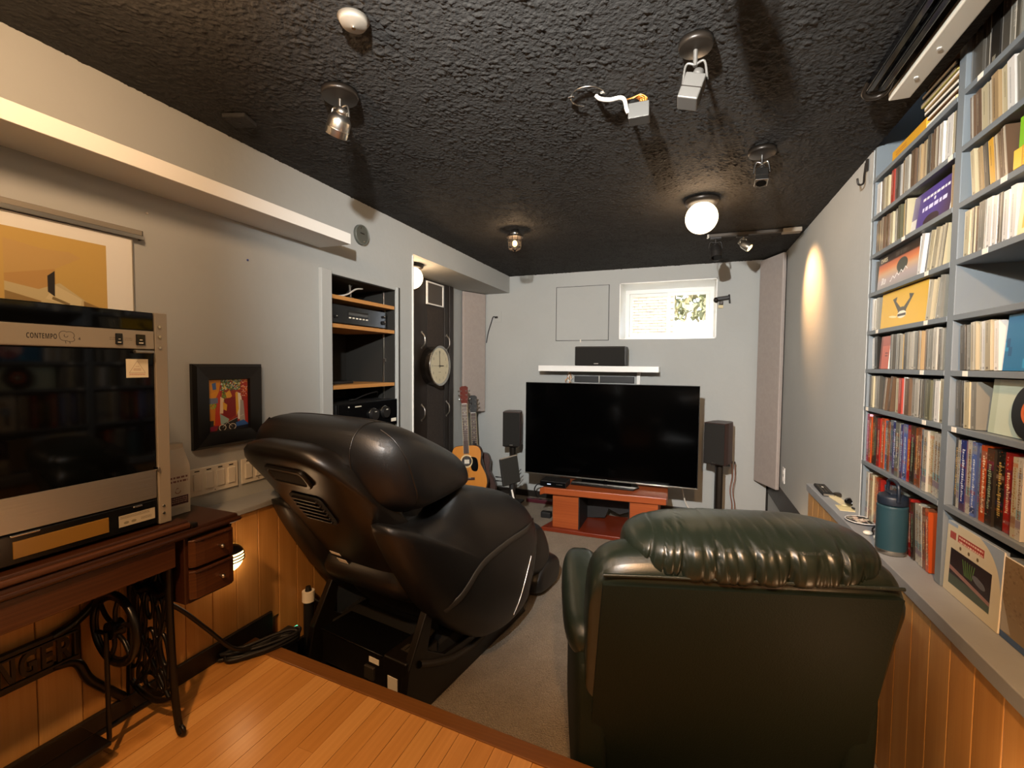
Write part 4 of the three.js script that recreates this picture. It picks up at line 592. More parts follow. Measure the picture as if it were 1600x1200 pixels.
// small painting in a bevelled black frame: an own street scene in the same colours
{
  const t = thing('painting', 'small colourful street painting in a wide black frame', 'painting', [-1.7, 1.1125, -1.263]);
  const W = 0.288, Hh = 0.32, f = 0.062, pr = (x, y) => [x, y];
  const side = (L, rz, x, y) => { const s = ex([[0, 0], [0.012, 0], [0.03, f * 0.3], [0.02, f], [0, f]], L); return s; };
  for (const [L, a, off] of [[W, 0, Hh / 2], [W, 1, Hh / 2], [Hh, 2, W / 2], [Hh, 3, W / 2]]) {
    // profile points (out of wall, inward from the rim), mitred by scaling the ends
    const prof = [[0, 0], [0.014, 0], [0.026, 0.01], [0.02, f - 0.004], [0.008, f], [0, f]], pos = [], idx = [], n = prof.length;
    for (const e of [-1, 1]) for (const [o, i] of prof) { const al = e * (L / 2 - i), rad = off - i; pos.push(o, ...(a === 0 ? [rad, al] : a === 1 ? [-rad, al] : a === 2 ? [al, rad] : [al, -rad])); }
    for (let k = 0; k < n; k++) { const k2 = (k + 1) % n; idx.push(k, k + n, k2, k2, k + n, k2 + n); }
    const g = new THREE.BufferGeometry(); g.setAttribute('position', new THREE.Float32BufferAttribute(pos, 3)); g.setIndex(idx); const q = g.toNonIndexed(); q.computeVertexNormals(); mk('frame_side', q, M.blackGloss2 || (M.blackGloss2 = std({ color: 0x0d0b09, roughness: 0.38, side: THREE.DoubleSide })), t);
  }
  mk('canvas', faceX(card(W - 2 * f + 0.01, Hh - 2 * f + 0.01)).translate(0.009, 0, 0), print(420, 500, (c, w, h) => {
    const P = (f, ...a) => { c.fillStyle = f; c.beginPath(); a.forEach((q, i) => c[i ? 'lineTo' : 'moveTo'](q[0] * w, q[1] * h)); c.fill(); };
    c.fillStyle = '#8f2a18'; c.fillRect(0, 0, w, h);
    P('#d08a1c', [0, 0], [0.32, 0], [0.26, 0.3], [0, 0.34]); P('#d9921e', [0, 0.3], [0.24, 0.22], [0.28, 0.4], [0, 0.44]); P('#c27a18', [0, 0.42], [0.26, 0.42], [0.22, 0.86], [0, 0.88]); P('#b9381a', [0.2, 0.36], [0.32, 0.16], [0.30, 0.9], [0.16, 0.9]); P('#a01f16', [0.3, 0.2], [0.40, 0.18], [0.36, 0.36], [0.3, 0.4]);
    P('#3e5f9a', [0.11, 0.09], [0.2, 0.07], [0.21, 0.2], [0.13, 0.21]); P('#33508a', [0, 0.1], [0.04, 0.12], [0.03, 0.2], [0, 0.2]); P('#6a7490', [0.02, 0.36], [0.24, 0.36], [0.24, 0.46], [0.03, 0.47]);
    for (let i = 0; i < 260; i++) { c.fillStyle = ['#4f7a5a', '#8fb09a', '#c9d6c0', '#5f7a2c', '#2f4f3a', '#d8b23c'][i % 6]; c.beginPath(); c.ellipse((0.32 + rnd() * 0.48) * w, rnd() * 0.22 * h, 5 + rnd() * 9, 3 + rnd() * 5, rnd() * 3, 0, 7); c.fill(); }
    for (let i = 0; i < 90; i++) { c.fillStyle = ['#5f8a2c', '#3f6a24', '#a6b040'][i % 3]; c.beginPath(); c.ellipse((0.34 + rnd() * 0.1) * w, (0.24 + rnd() * 0.2) * h, 6, 4, rnd() * 3, 0, 7); c.fill(); } for (let i = 0; i < 60; i++) { c.fillStyle = ['#5f8a2c', '#a6b040'][i % 2]; c.beginPath(); c.ellipse(rnd() * 0.2 * w, (0.46 + rnd() * 0.1) * h, 6, 4, rnd() * 3, 0, 7); c.fill(); }
    P('#d8a02c', [0.42, 0.28], [0.52, 0.22], [0.58, 0.34], [0.46, 0.42]); P('#7a1410', [0.40, 0.38], [0.66, 0.36], [0.66, 0.72], [0.5, 0.78], [0.36, 0.7]); P('#e3c6a2', [0.3, 0.34], [0.38, 0.38], [0.36, 0.66], [0.28, 0.66]); P('#d6a02a', [0.36, 0.44], [0.46, 0.5], [0.44, 0.62], [0.36, 0.58]);
    P('#e2dccf', [0.68, 0.26], [0.8, 0.3], [0.88, 0.8], [0.72, 0.8]); P('#d8a82c', [0.66, 0.28], [0.72, 0.26], [0.74, 0.6], [0.68, 0.74]); P('#9c968e', [0.78, 0.42], [0.86, 0.44], [0.9, 0.84], [0.76, 0.84]); P('#a3281c', [0.84, 0.04], [1, 0], [1, 0.9], [0.9, 0.86]); for (let i = 0; i < 70; i++) { c.fillStyle = ['#d88a3a', '#c9542c', '#e2b8a0'][i % 3]; c.beginPath(); c.ellipse((0.8 + rnd() * 0.2) * w, rnd() * 0.36 * h, 7, 5, 0, 0, 7); c.fill(); }
    P('#2a2622', [0.02, 0.78], [0.14, 0.78], [0.13, 0.9], [0.02, 0.9]); P('#7a1f3a', [0, 0.9], [0.26, 0.88], [0.12, 1], [0, 1]); P('#8fa59c', [0.28, 0.66], [0.5, 0.78], [0.44, 0.9], [0.3, 0.86]); P('#27221e', [0.24, 0.9], [0.7, 0.76], [0.72, 1], [0.2, 1]); P('#2f5aa0', [0.66, 0.86], [0.86, 0.82], [1, 0.92], [0.68, 0.96]); P('#12182a', [0.66, 0.94], [1, 0.92], [1, 1], [0.64, 1]);
    c.strokeStyle = '#d9d2c4'; c.lineWidth = 6; for (const x of [0.34, 0.58]) { c.beginPath(); c.ellipse(x * w, h * 0.93, w * 0.08, h * 0.055, 0, 0, 7); c.stroke(); } c.lineWidth = 3; c.beginPath(); c.moveTo(0.34 * w, 0.93 * h); c.lineTo(0.46 * w, 0.84 * h); c.lineTo(0.58 * w, 0.93 * h); c.moveTo(0.46 * w, 0.84 * h); c.lineTo(0.86 * w, 0.72 * h); c.stroke();
  }, { roughness: 0.4 }), t, { uv: 'keep' });
}
// switch plates
function plate(z0, z1, n, label) {
  const t = thing('switch_plate', label, 'light switch', [-1.7, 0.831, (z0 + z1) / 2]), W = z1 - z0;
  mk('plate', bx(0.007, 0.102, W, 0.0035, 0, 0, 0.002), M.plastic, t);
  for (let k = 0; k < n; k++) { const z = (k - (n - 1) / 2) * W / n * 0.93; const s = mk('rocker', bx(0.006, 0.062, 0.03, 0.009, 0, z, 0.002).rotateZ(0), M.plastic, t); mk('label_mark', bx(0.0006, 0.004, 0.018, 0.0073, 0.041, z), M.black, t); }
  mk('screw', cy(0.002, 0.002, 0.001, 0.0073, -0.042, 0, 'x', 8), M.chrome, t);
}
plate(-1.298, -1.104, 4, 'cream four-gang switch plate on the left wall, beside the paper bag'); plate(-1.47, -1.315, 3, 'cream three-gang switch plate half hidden by the massage chair hood');

// ---- treadle sewing table
const TT = thing('sewing_table', 'antique dark wood treadle sewing table with black cast iron legs', 'table', [0, 0, 0]);
{
  const t = TT, x0 = -1.69, x1 = -1.32, zr = -1.025, zl = 0.25;
  mk('table_top', [bb(x0, x1 - 0.008, 0.772, 0.80, zl, zr + 0.008, 0.006), bb(x0, x1, 0.776, 0.79, zl, zr, 0.007)], M.dark, t, { uv: 'z' });
  mk('lid', [bb(x0, x1 - 0.012, 0.80, 0.826, zl, -0.865, 0.005)], M.dark, t, { uv: 'z' }); mk('lid_edge', [bb(x1 - 0.03, x1 - 0.004, 0.802, 0.818, zl, -0.868, 0.006)], M.darkEdge, t, { uv: 'z' });
  mk('lid_hinge', [bb(x1 - 0.03, x1 - 0.006, 0.80, 0.812, -0.868, -0.888, 0.003)], M.iron, t);
  mk('apron', [bb(x1 - 0.035, x1 - 0.015, 0.70, 0.772, zl, -0.83, 0.003)], M.darkEdge, t, { uv: 'z' });
  mk('drawer_frame', [bb(-1.56, x1 - 0.02, 0.575, 0.772, -0.855, -0.868, 0.003), bb(-1.56, x1 - 0.02, 0.575, 0.772, -0.993, -1.003, 0.003), bb(-1.56, x1 - 0.02, 0.575, 0.583, -0.868, -0.993), bb(-1.555, x1 - 0.03, 0.583, 0.772, -0.87, -0.99)], M.dark, t, { uv: 'x' });
  for (const [a, b] of [[0.682, 0.764], [0.588, 0.672]]) {
    // bowed drawer front, its left edge rounded over
    const d = mk('drawer', ex([[-0.868, 0], [-0.862, 0.016], [-0.875, 0.028], [-0.90, 0.030], [-0.975, 0.030], [-0.992, 0.026], [-0.996, 0]].map(q => [q[1], -q[0]]), b - a, 0.003).rotateX(-Math.PI / 2).translate(x1 - 0.028, a, 0), M.darkEdge, t, { uv: 'z' });
    mk('moulding', tb([[x1 + 0.001, b - 0.004, -0.872], [x1 + 0.004, b - 0.004, -0.90], [x1 + 0.004, b - 0.004, -0.98]], 0.003), M.dark, d);
    mk('knob', [cy(0.003, 0.004, 0.012, x1 + 0.008, (a + b) / 2, -0.945, 'x', 10), sp(0.0065, x1 + 0.016, (a + b) / 2, -0.945, 1, 1, 1, 12)], M.nickel, d);
  }
  // iron side frame at the right end: two legs, cross bars and scrolls in the plane z = zf
  const zf = -0.835, I = M.iron;
  const P3 = pts => pts.map(([x, y]) => [-1.375 + (x + 1.375) * 0.64, y, zf]);
  const cur = (pts, r) => tb(P3(pts), r, pts.length * 8, false, 6), loop = (pts, r) => tb(P3(pts), r, pts.length * 8, true, 6);
  const el = (x, y, a, b, r, ang = 0) => loop(Array.from({ length: 12 }, (_, k) => { const q = k / 12 * 2 * Math.PI, u = a * Math.cos(q), v = b * Math.sin(q); return [x + u * Math.cos(ang) - v * Math.sin(ang), y + u * Math.sin(ang) + v * Math.cos(ang)]; }), r);
  const leg = (s) => { const g = cur(s, 0.011); return g; };
  mk('leg', leg([[-1.375, 0.76], [-1.378, 0.62], [-1.37, 0.45], [-1.355, 0.32], [-1.335, 0.235], [-1.315, 0.21]]), I, t);
  mk('leg', leg([[-1.655, 0.76], [-1.652, 0.62], [-1.66, 0.45], [-1.675, 0.32], [-1.68, 0.235], [-1.685, 0.21]]), I, t);
  for (const x of [-1.338, -1.57]) mk('caster', tor(0.012, 0.006, x, 0.217, zf, 'z', 16), I, t);
  mk('side_bar', cur([[-1.378, 0.62], [-1.45, 0.60], [-1.515, 0.615], [-1.58, 0.60], [-1.652, 0.62]], 0.009), I, t);
  mk('side_bar', cur([[-1.355, 0.31], [-1.43, 0.285], [-1.515, 0.275], [-1.60, 0.285], [-1.675, 0.31]], 0.009), I, t);
  const S = [[-1.45, 0.53, 0.028, 0.062, -0.2], [-1.58, 0.53, 0.028, 0.062, 0.2], [-1.42, 0.44, 0.026, 0.05, 0.35], [-1.61, 0.44, 0.026, 0.05, -0.35], [-1.49, 0.40, 0.02, 0.055, 0.3], [-1.54, 0.40, 0.02, 0.055, -0.3], [-1.515, 0.33, 0.05, 0.026, 0], [-1.44, 0.345, 0.022, 0.032, 0.6], [-1.59, 0.345, 0.022, 0.032, -0.6], [-1.515, 0.56, 0.024, 0.036, 0], [-1.40, 0.565, 0.013, 0.034, 0], [-1.63, 0.565, 0.013, 0.034, 0], [-1.515, 0.46, 0.03, 0.03, 0], [-1.385, 0.38, 0.01, 0.045, -0.15], [-1.42, 0.68, 0.03, 0.05, 0.3], [-1.47, 0.69, 0.018, 0.05, -0.2], [-1.56, 0.68, 0.03, 0.05, 0.1]];
  for (const [x, y, a, b, g] of S) mk('scroll', el(x, y, a, b, 0.0062, g), I, t);
  for (const s of [-1, 1]) { mk('vine', cur([[-1.515 + s * 0.13, 0.60], [-1.515 + s * 0.09, 0.50], [-1.515 + s * 0.02, 0.42], [-1.515 - s * 0.05, 0.36], [-1.515 - s * 0.12, 0.30]], 0.0065), I, t); mk('vine', cur([[-1.515 + s * 0.03, 0.60], [-1.515 + s * 0.07, 0.52], [-1.515 + s * 0.06, 0.44], [-1.515 + s * 0.1, 0.37], [-1.515 + s * 0.145, 0.35]], 0.006), I, t); }
  // balance wheel with spokes, in front of the side frame
  const zw = -0.74, wy = 0.546, wx = -1.452;
  const wheel = mk('balance_wheel', [tor(0.095, 0.010, wx, wy, zw, 'z', 48), tor(0.082, 0.004, wx, wy, zw, 'z', 48), cy(0.024, 0.024, 0.03, wx, wy, zw, 'z', 20)], I, t);
  for (let k = 0; k < 6; k++) { const q = k / 6 * 2 * Math.PI + 0.3; mk('spoke', tb([[wx + 0.02 * Math.cos(q), wy + 0.02 * Math.sin(q), zw], [wx + 0.05 * Math.cos(q + 0.14), wy + 0.05 * Math.sin(q + 0.14), zw], [wx + 0.09 * Math.cos(q), wy + 0.09 * Math.sin(q), zw]], 0.006), I, wheel); }
  mk('crank', line([wx, wy, zw + 0.02], [wx + 0.02, 0.26, zw + 0.03], 0.006), M.iron, t);
  // the long brace between the side frames with the raised name, and its forked arms
  const xb = -1.55, zc = -0.70, zo = 0.0;
  mk('brace', [bb(xb - 0.008, xb + 0.008, 0.545, 0.560, zc, zo, 0.004), bb(xb - 0.008, xb + 0.008, 0.458, 0.473, zc, zo, 0.004), bb(xb - 0.008, xb + 0.008, 0.458, 0.56, zc - 0.008, zc + 0.008, 0.004)], I, t);
  mk('brace_arm', tb([[xb, 0.55, zc + 0.05], [xb, 0.565, zc], [xb, 0.60, zc - 0.05], [xb, 0.66, zf + 0.01]], 0.012), I, t); mk('brace_arm', tb([[xb, 0.47, zc + 0.05], [xb, 0.45, zc], [xb, 0.38, zc - 0.03], [xb, 0.28, zf + 0.03]], 0.012), I, t);
  const font = await new FontLoader().loadAsync('fonts/droid/droid_sans_bold.typeface.json');
  const tx = new TextGeometry('SINGER', { font, size: 0.062, depth: 0.008, curveSegments: 3 }); tx.computeBoundingBox(); const tw = tx.boundingBox.max.x; tx.scale(0.20 / tw, 1, 1).rotateY(Math.PI / 2).translate(xb - 0.002, 0.4775, zc + 0.212); // runs away from the viewer
  mk('lettering', tx, M.bronze, t, { uv: 'x' });
  mk('letter_rails', [bb(xb + 0.006, xb + 0.011, 0.541, 0.546, zc, zo, 0.001), bb(xb + 0.006, xb + 0.011, 0.472, 0.477, zc, zo, 0.001)], M.bronze, t);
  mk('treadle', [bb(-1.54, -1.40, 0.262, 0.274, -0.70, -0.35, 0.004), line([-1.47, 0.268, zf], [-1.47, 0.268, -0.2], 0.008)], I, t);
}
// ---- incubator cabinet on the sewing table (its own logo and warning label)
{
  const X = -1.36, y0 = 0.851, zr = -0.835, t = thing('incubator', 'black and steel cabinet incubator with a dark glass door, on the sewing table', 'incubator', [X, 0.827, 0]), yb = 0;
  const Y = y => y - 0.827, zl = 0.1;
  mk('body', bb(-0.31, -0.012, Y(0.829), Y(1.40), zl, zr + 0.004, 0.004), M.black, t);
  mk('corner_rail', [bb(-0.012, 0.004, Y(0.829), Y(1.413), zr, zr + 0.032, 0.002)], M.alu, t);
  for (const y of [1.375, 1.348, 1.318, 0.878, 0.858]) mk('screw', [cy(0.0045, 0.0035, 0.003, 0.005, Y(y), zr + 0.021, 'x', 10)], M.chrome, t);
  const z0 = zr + 0.034;
  mk('top_panel', bb(-0.012, 0.002, Y(1.363), Y(1.412), zl, z0, 0.002), M.glassDark, t);
  const fascia = mk('fascia', bb(-0.012, 0.004, Y(1.313), Y(1.362), zl, z0 - 0.0, 0.0015), M.alu, t);
  // fascia print: name, chick outline, small legends
  mk('fascia_print', faceX(card(0.30, 0.044)).translate(0.0045, Y(1.3375), z0 + 0.152), print(1200, 176, (c, w, h) => {
    c.fillStyle = '#958c7d'; c.fillRect(0, 0, w, h); const u = s => w * s; // left of the card is further left in the picture
    c.fillStyle = '#2b2722'; c.font = '600 66px sans-serif'; c.save(); c.translate(u(0.15), h * 0.66); c.scale(0.58, 1); c.fillText('CONTEMPO', 0, 0); c.restore();
    c.strokeStyle = '#2b2722'; c.lineWidth = 4; c.beginPath(); const q = u(0.375), r = h * 0.5; c.moveTo(q - 40, r + 10); c.bezierCurveTo(q - 60, r - 40, q - 10, r - 60, q + 10, r - 40); c.bezierCurveTo(q + 60, r - 60, q + 80, r - 10, q + 60, r + 10); c.bezierCurveTo(q + 90, r + 40, q + 40, r + 60, q + 10, r + 40); c.bezierCurveTo(q - 20, r + 46, q - 40, r + 30, q - 40, r + 10); c.stroke(); c.beginPath(); c.arc(q + 6, r - 6, 14, 0, 4); c.stroke(); c.beginPath(); c.moveTo(q, r + 40); c.lineTo(q + 4, r + 66); c.moveTo(q + 30, r + 44); c.lineTo(q + 36, r + 66); c.stroke();
    c.font = 'bold 34px sans-serif'; c.fillText('4', u(0.455), h * 0.66); dashes(c, u(0.665), h * 0.42, u(0.045), 9, 2, '#6b6255', 0.7); dashes(c, u(0.775), h * 0.42, u(0.06), 9, 2, '#6b6255', 0.7);
  }, { roughness: 0.5, metalness: 0.35 }), t, { uv: 'keep' });
  for (const [z, w] of [[z0 + 0.083, 0.015], [z0 + 0.034, 0.021]]) { const s = mk('rocker_switch', bx(0.006, 0.028, w, 0.005, Y(1.3375), z, 0.001), M.blackGloss, t); mk('legend', [bx(0.0006, 0.0022, w * 0.5, 0.0083, Y(1.329), z), bx(0.0006, 0.0016, w * 0.3, 0.0083, Y(1.337), z)], M.plastic, s); }
  // door: smoked glass with bottom steel rail, latch, label
  const door = mk('door_glass', bb(-0.010, 0.001, Y(0.982), Y(1.311), zl, z0 + 0.002, 0.001), M.glassDark, t);
  mk('warning_label', faceX(card(0.052, 0.049)).translate(0.0016, Y(1.262), z0 + 0.041), print(260, 245, (c, w, h) => { c.fillStyle = '#cfc6ad'; c.fillRect(0, 0, w, h); c.strokeStyle = '#8d7663'; c.lineWidth = 4; c.beginPath(); c.moveTo(w * 0.5, h * 0.1); c.lineTo(w * 0.86, h * 0.74); c.lineTo(w * 0.14, h * 0.74); c.closePath(); c.stroke(); dashes(c, w * 0.42, h * 0.38, w * 0.18, 6, 1, '#9a7a68'); dashes(c, w * 0.33, h * 0.5, w * 0.34, 6, 3, '#9a7a68'); dashes(c, w * 0.14, h * 0.79, w * 0.72, 6, 2, '#a6604a'); }, { roughness: 0.5 }), t, { uv: 'keep' });
  mk('latch', bx(0.014, 0.009, 0.045, 0.008, Y(1.306), z0 + 0.028, 0.003), M.steel, t);
  mk('lower_panel', bb(-0.010, 0.002, Y(0.905), Y(0.984), zl, z0 + 0.002, 0.001), M.steel, t, { uv: 'z' });
  mk('hinge_pin', bx(0.012, 0.010, 0.006, 0.006, Y(0.985), z0, 0.002), M.chrome, t);
  const dr = mk('drawer_front', bb(-0.010, 0.004, Y(0.835), Y(0.902), zl, z0 + 0.002, 0.003), M.blackGloss, t);
  mk('water_window', bb(0.003, 0.006, Y(0.848), Y(0.886), -0.51, -0.685, 0.001), std({ color: 0x7a5a24, roughness: 0.22 }), t);
  mk('rating_label', faceX(card(0.085, 0.03)).translate(0.0045, Y(0.866), z0 + 0.052), print(340, 120, (c, w, h) => { c.fillStyle = '#9d9684'; c.fillRect(0, 0, w, h); dashes(c, 14, 12, w * 0.8, 5, 3, '#5a5345'); c.fillStyle = '#6f6a58'; for (const x of [0.2, 0.4]) { c.beginPath(); c.ellipse(w * x, h * 0.7, 24, 14, 0, 0, 7); c.fill(); } dashes(c, w * 0.6, h * 0.55, w * 0.3, 5, 3, '#5a5345'); }), t, { uv: 'keep' });
  mk('drawer_pull', bx(0.006, 0.005, 0.022, 0.006, Y(0.896), z0 + 0.052, 0.002), M.chrome, t); mk('drawer_pull', bx(0.006, 0.005, 0.05, 0.006, Y(0.899), -0.53, 0.002), M.chrome, t);
}
// paper bag behind the incubator
{
  const t = thing('paper_bag', 'small white printed paper bag standing behind the incubator', 'bag', [-1.525, 0.801, -0.93]);
  const g = new THREE.BoxGeometry(0.09, 0.21, 0.075, 8, 16, 8), q = g.attributes.position, n = new ImprovedNoise(); for (let i = 0; i < q.count; i++) { const v = q.getY(i) / 0.21 + 0.5, k = v > 0.72 ? lerp(1, 0.25, (v - 0.72) / 0.28) : 1, w = n.noise(q.getX(i) * 40, q.getY(i) * 30, q.getZ(i) * 40) * 0.004; q.setXYZ(i, q.getX(i) * k + w, q.getY(i) + 0.105, q.getZ(i) * (1 + 0.06 * v) + w); } g.computeVertexNormals();
  mk('bag', g, std({ color: 0xcfc6b4, roughness: 0.8 }), t);
  mk('print_band', faceX(card(0.07, 0.11)).translate(0.0465, 0.075, 0), print(140, 220, (c, w, h) => { c.fillStyle = '#cfc6b4'; c.fillRect(0, 0, w, h); dashes(c, 10, 20, 120, 12, 2, '#7d5a52'); c.fillStyle = '#4a2f34'; c.fillRect(8, h * 0.66, w - 16, h * 0.24); dashes(c, 16, h * 0.70, 110, 6, 3, '#b39a8a'); c.strokeStyle = '#8a5a3a'; c.lineWidth = 4; c.beginPath(); c.arc(70, 110, 16, 0, 5); c.stroke(); }, { roughness: 0.8 }), t, { uv: 'keep' });
  mk('folded_top', bx(0.03, 0.022, 0.08, 0, 0.208, 0, 0.004), std({ color: 0xc2b8a4, roughness: 0.8 }), t);
}
// ---- step lights in the dados
function stepLight(name, label, pos, turn, power) {
  const t = thing(name, label, 'wall light', pos, turn), r = 0.05; // faces +z
  mk('housing', lt([[0.001, 0.034], [0.02, 0.033], [0.042, 0.024], [0.052, 0.008], [0.054, 0], [0.001, 0]], 36).rotateX(Math.PI / 2).translate(0, 0, -0.001).applyMatrix4(new THREE.Matrix4().makeScale(0.94, 0.94, 0.5)), M.iron, t);
  const lens = new THREE.SphereGeometry(0.05, 28, 14, 0, Math.PI * 2, 0, Math.PI / 2).rotateX(Math.PI / 2).scale(1, 1, 0.62).translate(0, 0, 0.001);
  mk('lens', lens, M.bulb, t, { shadow: false });
  for (const y of [0.012, 0.001, -0.010]) { const w = Math.sqrt(0.05 ** 2 - y * y); mk('louvre', new THREE.TorusGeometry(w, 0.0028, 6, 24, Math.PI).rotateX(Math.PI / 2).scale(1, 1, 0.66).translate(0, y, 0.003), M.iron, t); }
  mk('hood', new THREE.SphereGeometry(0.0525, 28, 8, 0, Math.PI, 0, 66 * DEG).scale(1, 1, 0.66).translate(0, 0, 0.002), M.iron, t);
  const L = new THREE.PointLight(WARM, power, 0, 2); L.position.set(0, -0.012, 0.045); L.castShadow = true; L.shadow.radius = 2; t.add(L);
  return t;
}
stepLight('step_light', 'round louvred amber step light on the pine dado behind the sewing table', [-1.569, 0.552, -1.165], Math.PI / 2, 0.04);
stepLight('step_light', 'round louvred amber step light low on the far right wall, past the dado', [0.654, 0.30, -3.13], -Math.PI / 2, 0.14);
stepLight('step_light', 'round louvred amber step light on the right dado beside the camera, beyond the frame', [0.619, 0.43, -1.05], -Math.PI / 2, 0.18);  // out of view, placed to light the recliner and the steel cabinet
// ------------------------------------------------------------------ niche with the amplifiers
function nicheShelf(y, label) {
  const t = thing('niche_shelf', label, 'shelf', [0, y, 0], 0, 'pine shelves in the amplifier niche');
  mk('board', bb(NX + 0.004, XL - 0.01, -0.02, 0, NZ1 + 0.008, NZ0 - 0.008, 0.001), M.shelfPine, t, { uv: 'z' }); mk('front_edge', bb(XL - 0.01, XL - 0.002, -0.0205, 0.0005, NZ1 + 0.008, NZ0 - 0.008, 0.002), M.shelfPine, t, { uv: 'z' });
}
nicheShelf(1.632, 'top pine shelf in the black niche, under the wiring'); nicheShelf(1.484, 'middle pine shelf in the black niche, carrying a black receiver'); nicheShelf(1.162, 'lower pine shelf in the black niche, above the black amplifier'); nicheShelf(0.895, 'lowest pine shelf in the black niche, under the black amplifier');
for (const [x, z, l] of [[NX + 0.012, -1.96, 'thin metal shelf standard on the niche back, at the near side'], [NX + 0.30, NZ1 + 0.012, 'thin metal shelf standard on the far side of the niche']]) { const t = thing('shelf_standard', l, 'shelf standard', [x, 0.9, z]); mk('strip', bx(0.010, 0.83, 0.010, 0, 0.415, 0, 0.001), M.nickel, t); for (const y of [0.12, 0.4, 0.58, 0.7]) mk('bracket', bx(0.02, 0.02, 0.012, 0.006, y, 0, 0.002), M.nickel, t); }
function amp(name, label, x0, x1, y, h, z0, z1, knobs, glow) {
  const t = thing(name, label, 'amplifier', [0, y, 0]);
  mk('case', bb(x0, x1 - 0.01, 0.012, h, z1, z0, 0.004), M.black, t); mk('front_panel', bb(x1 - 0.012, x1, 0.008, h + 0.002, z1, z0, 0.003), M.blackGloss, t);
  for (const z of [z0 - 0.04, z1 + 0.04]) for (const x of [x0 + 0.04, x1 - 0.05]) mk('foot', cy(0.014, 0.014, 0.013, x, 0.006, z), M.black, t);
  for (const [z, yy, r, dx] of knobs) { const k = mk('knob', cy(r, r * 0.95, dx, x1 + dx / 2, yy, z, 'x', 28), M.black, t); mk('knob_mark', bx(0.001, 0.004, r * 0.5, x1 + dx + 0.0006, yy + r * 0.5, z), M.plastic, k); }
  return t;
}
{
  const t = amp('receiver', 'slim black receiver with a row of small buttons, on the middle niche shelf', -2.02, -1.735, 1.485, 0.105, -1.845, -2.335, [[-2.30, 0.04, 0.012, 0.012], [-2.30, 0.075, 0.008, 0.01], [-1.90, 0.04, 0.008, 0.008]]);
  mk('display', bb(-1.735, -1.734, 0.062, 0.082, -2.0, -2.16), M.blackMatte, t); for (let k = 0; k < 6; k++) mk('button', bb(-1.736, -1.731, 0.04, 0.047, -2.0 - k * 0.028, -2.015 - k * 0.028, 0.001), M.plastic, t);
  mk('legend', faceX(card(0.17, 0.02)).translate(-1.7336, 0.063, -2.08), print(170, 20, (c, w, h) => { c.fillStyle = '#0c0c0c'; c.fillRect(0, 0, w, h); dashes(c, 4, 3, 160, 3, 2, '#8d8a80', 0.8); }, { roughness: 0.3 }), t, { uv: 'keep' });
}
{
  const t = amp('amplifier', 'tall glossy black amplifier with two big dials, on the lowest niche shelf', -2.03, -1.68, 0.896, 0.165, -1.85, -2.36, [[-2.13, 0.09, 0.034, 0.02], [-2.235, 0.095, 0.034, 0.02], [-1.91, 0.05, 0.01, 0.008]]);
  for (const z of [-2.13, -2.235]) mk('dial_ring', tor(0.036, 0.0025, -1.678, z < -2.2 ? 0.095 : 0.09, z, 'x', 32, Math.PI * 0.9), M.chrome, t);
  mk('name_plate', bb(-1.6805, -1.679, 0.143, 0.149, -1.98, -2.03), M.plastic, t); mk('sticker', bb(-1.6805, -1.679, 0.03, 0.05, -2.30, -2.35), M.paper, t); mk('power_light', sp(0.004, -1.679, 0.148, -1.93), M.plastic, t);
}
{ const t = thing('disc_player', 'flat black disc player lying on the lower niche shelf', 'player', [-1.9, 1.163, -2.0]); mk('case', bx(0.2, 0.014, 0.22, 0, 0.008, 0, 0.003), M.black, t); mk('lid', bx(0.19, 0.003, 0.21, 0, 0.0165, 0, 0.001), M.blackGloss, t); }
{ const t = thing('aerial', 'small wiry indoor aerial with white leads on the top niche shelf', 'aerial', [-1.80, 1.633, -2.07]); mk('base', bx(0.04, 0.02, 0.05, 0, 0.01, 0, 0.004), M.black, t); mk('lead', tb([[0.0, 0.02, 0.16], [0.01, 0.012, 0.10], [0.02, 0.03, 0.03], [0.01, 0.07, -0.05], [0.0, 0.085, -0.12]], 0.005), M.cableWhite, t); mk('lead', tb([[0.02, 0.02, 0.05], [0.0, 0.05, 0.0], [0.01, 0.09, -0.02]], 0.004), M.cable, t); mk('mast', line([0, 0.02, -0.02], [0.01, 0.088, 0.0], 0.006), M.steel, t); }
{ const t = thing('cable_loop', 'thin black cable looped over the amplifier in the niche', 'cable', [-1.78, 1.062, -2.2]); mk('cable', tb([[0, 0.005, 0.12], [0.02, 0.03, 0.05], [0.03, 0.045, -0.03], [0.0, 0.04, -0.1], [-0.04, 0.005, -0.14]], 0.004), M.cable, t); mk('plug', cy(0.006, 0.006, 0.03, 0, 0.008, 0.13, 'z', 10), M.black, t); }

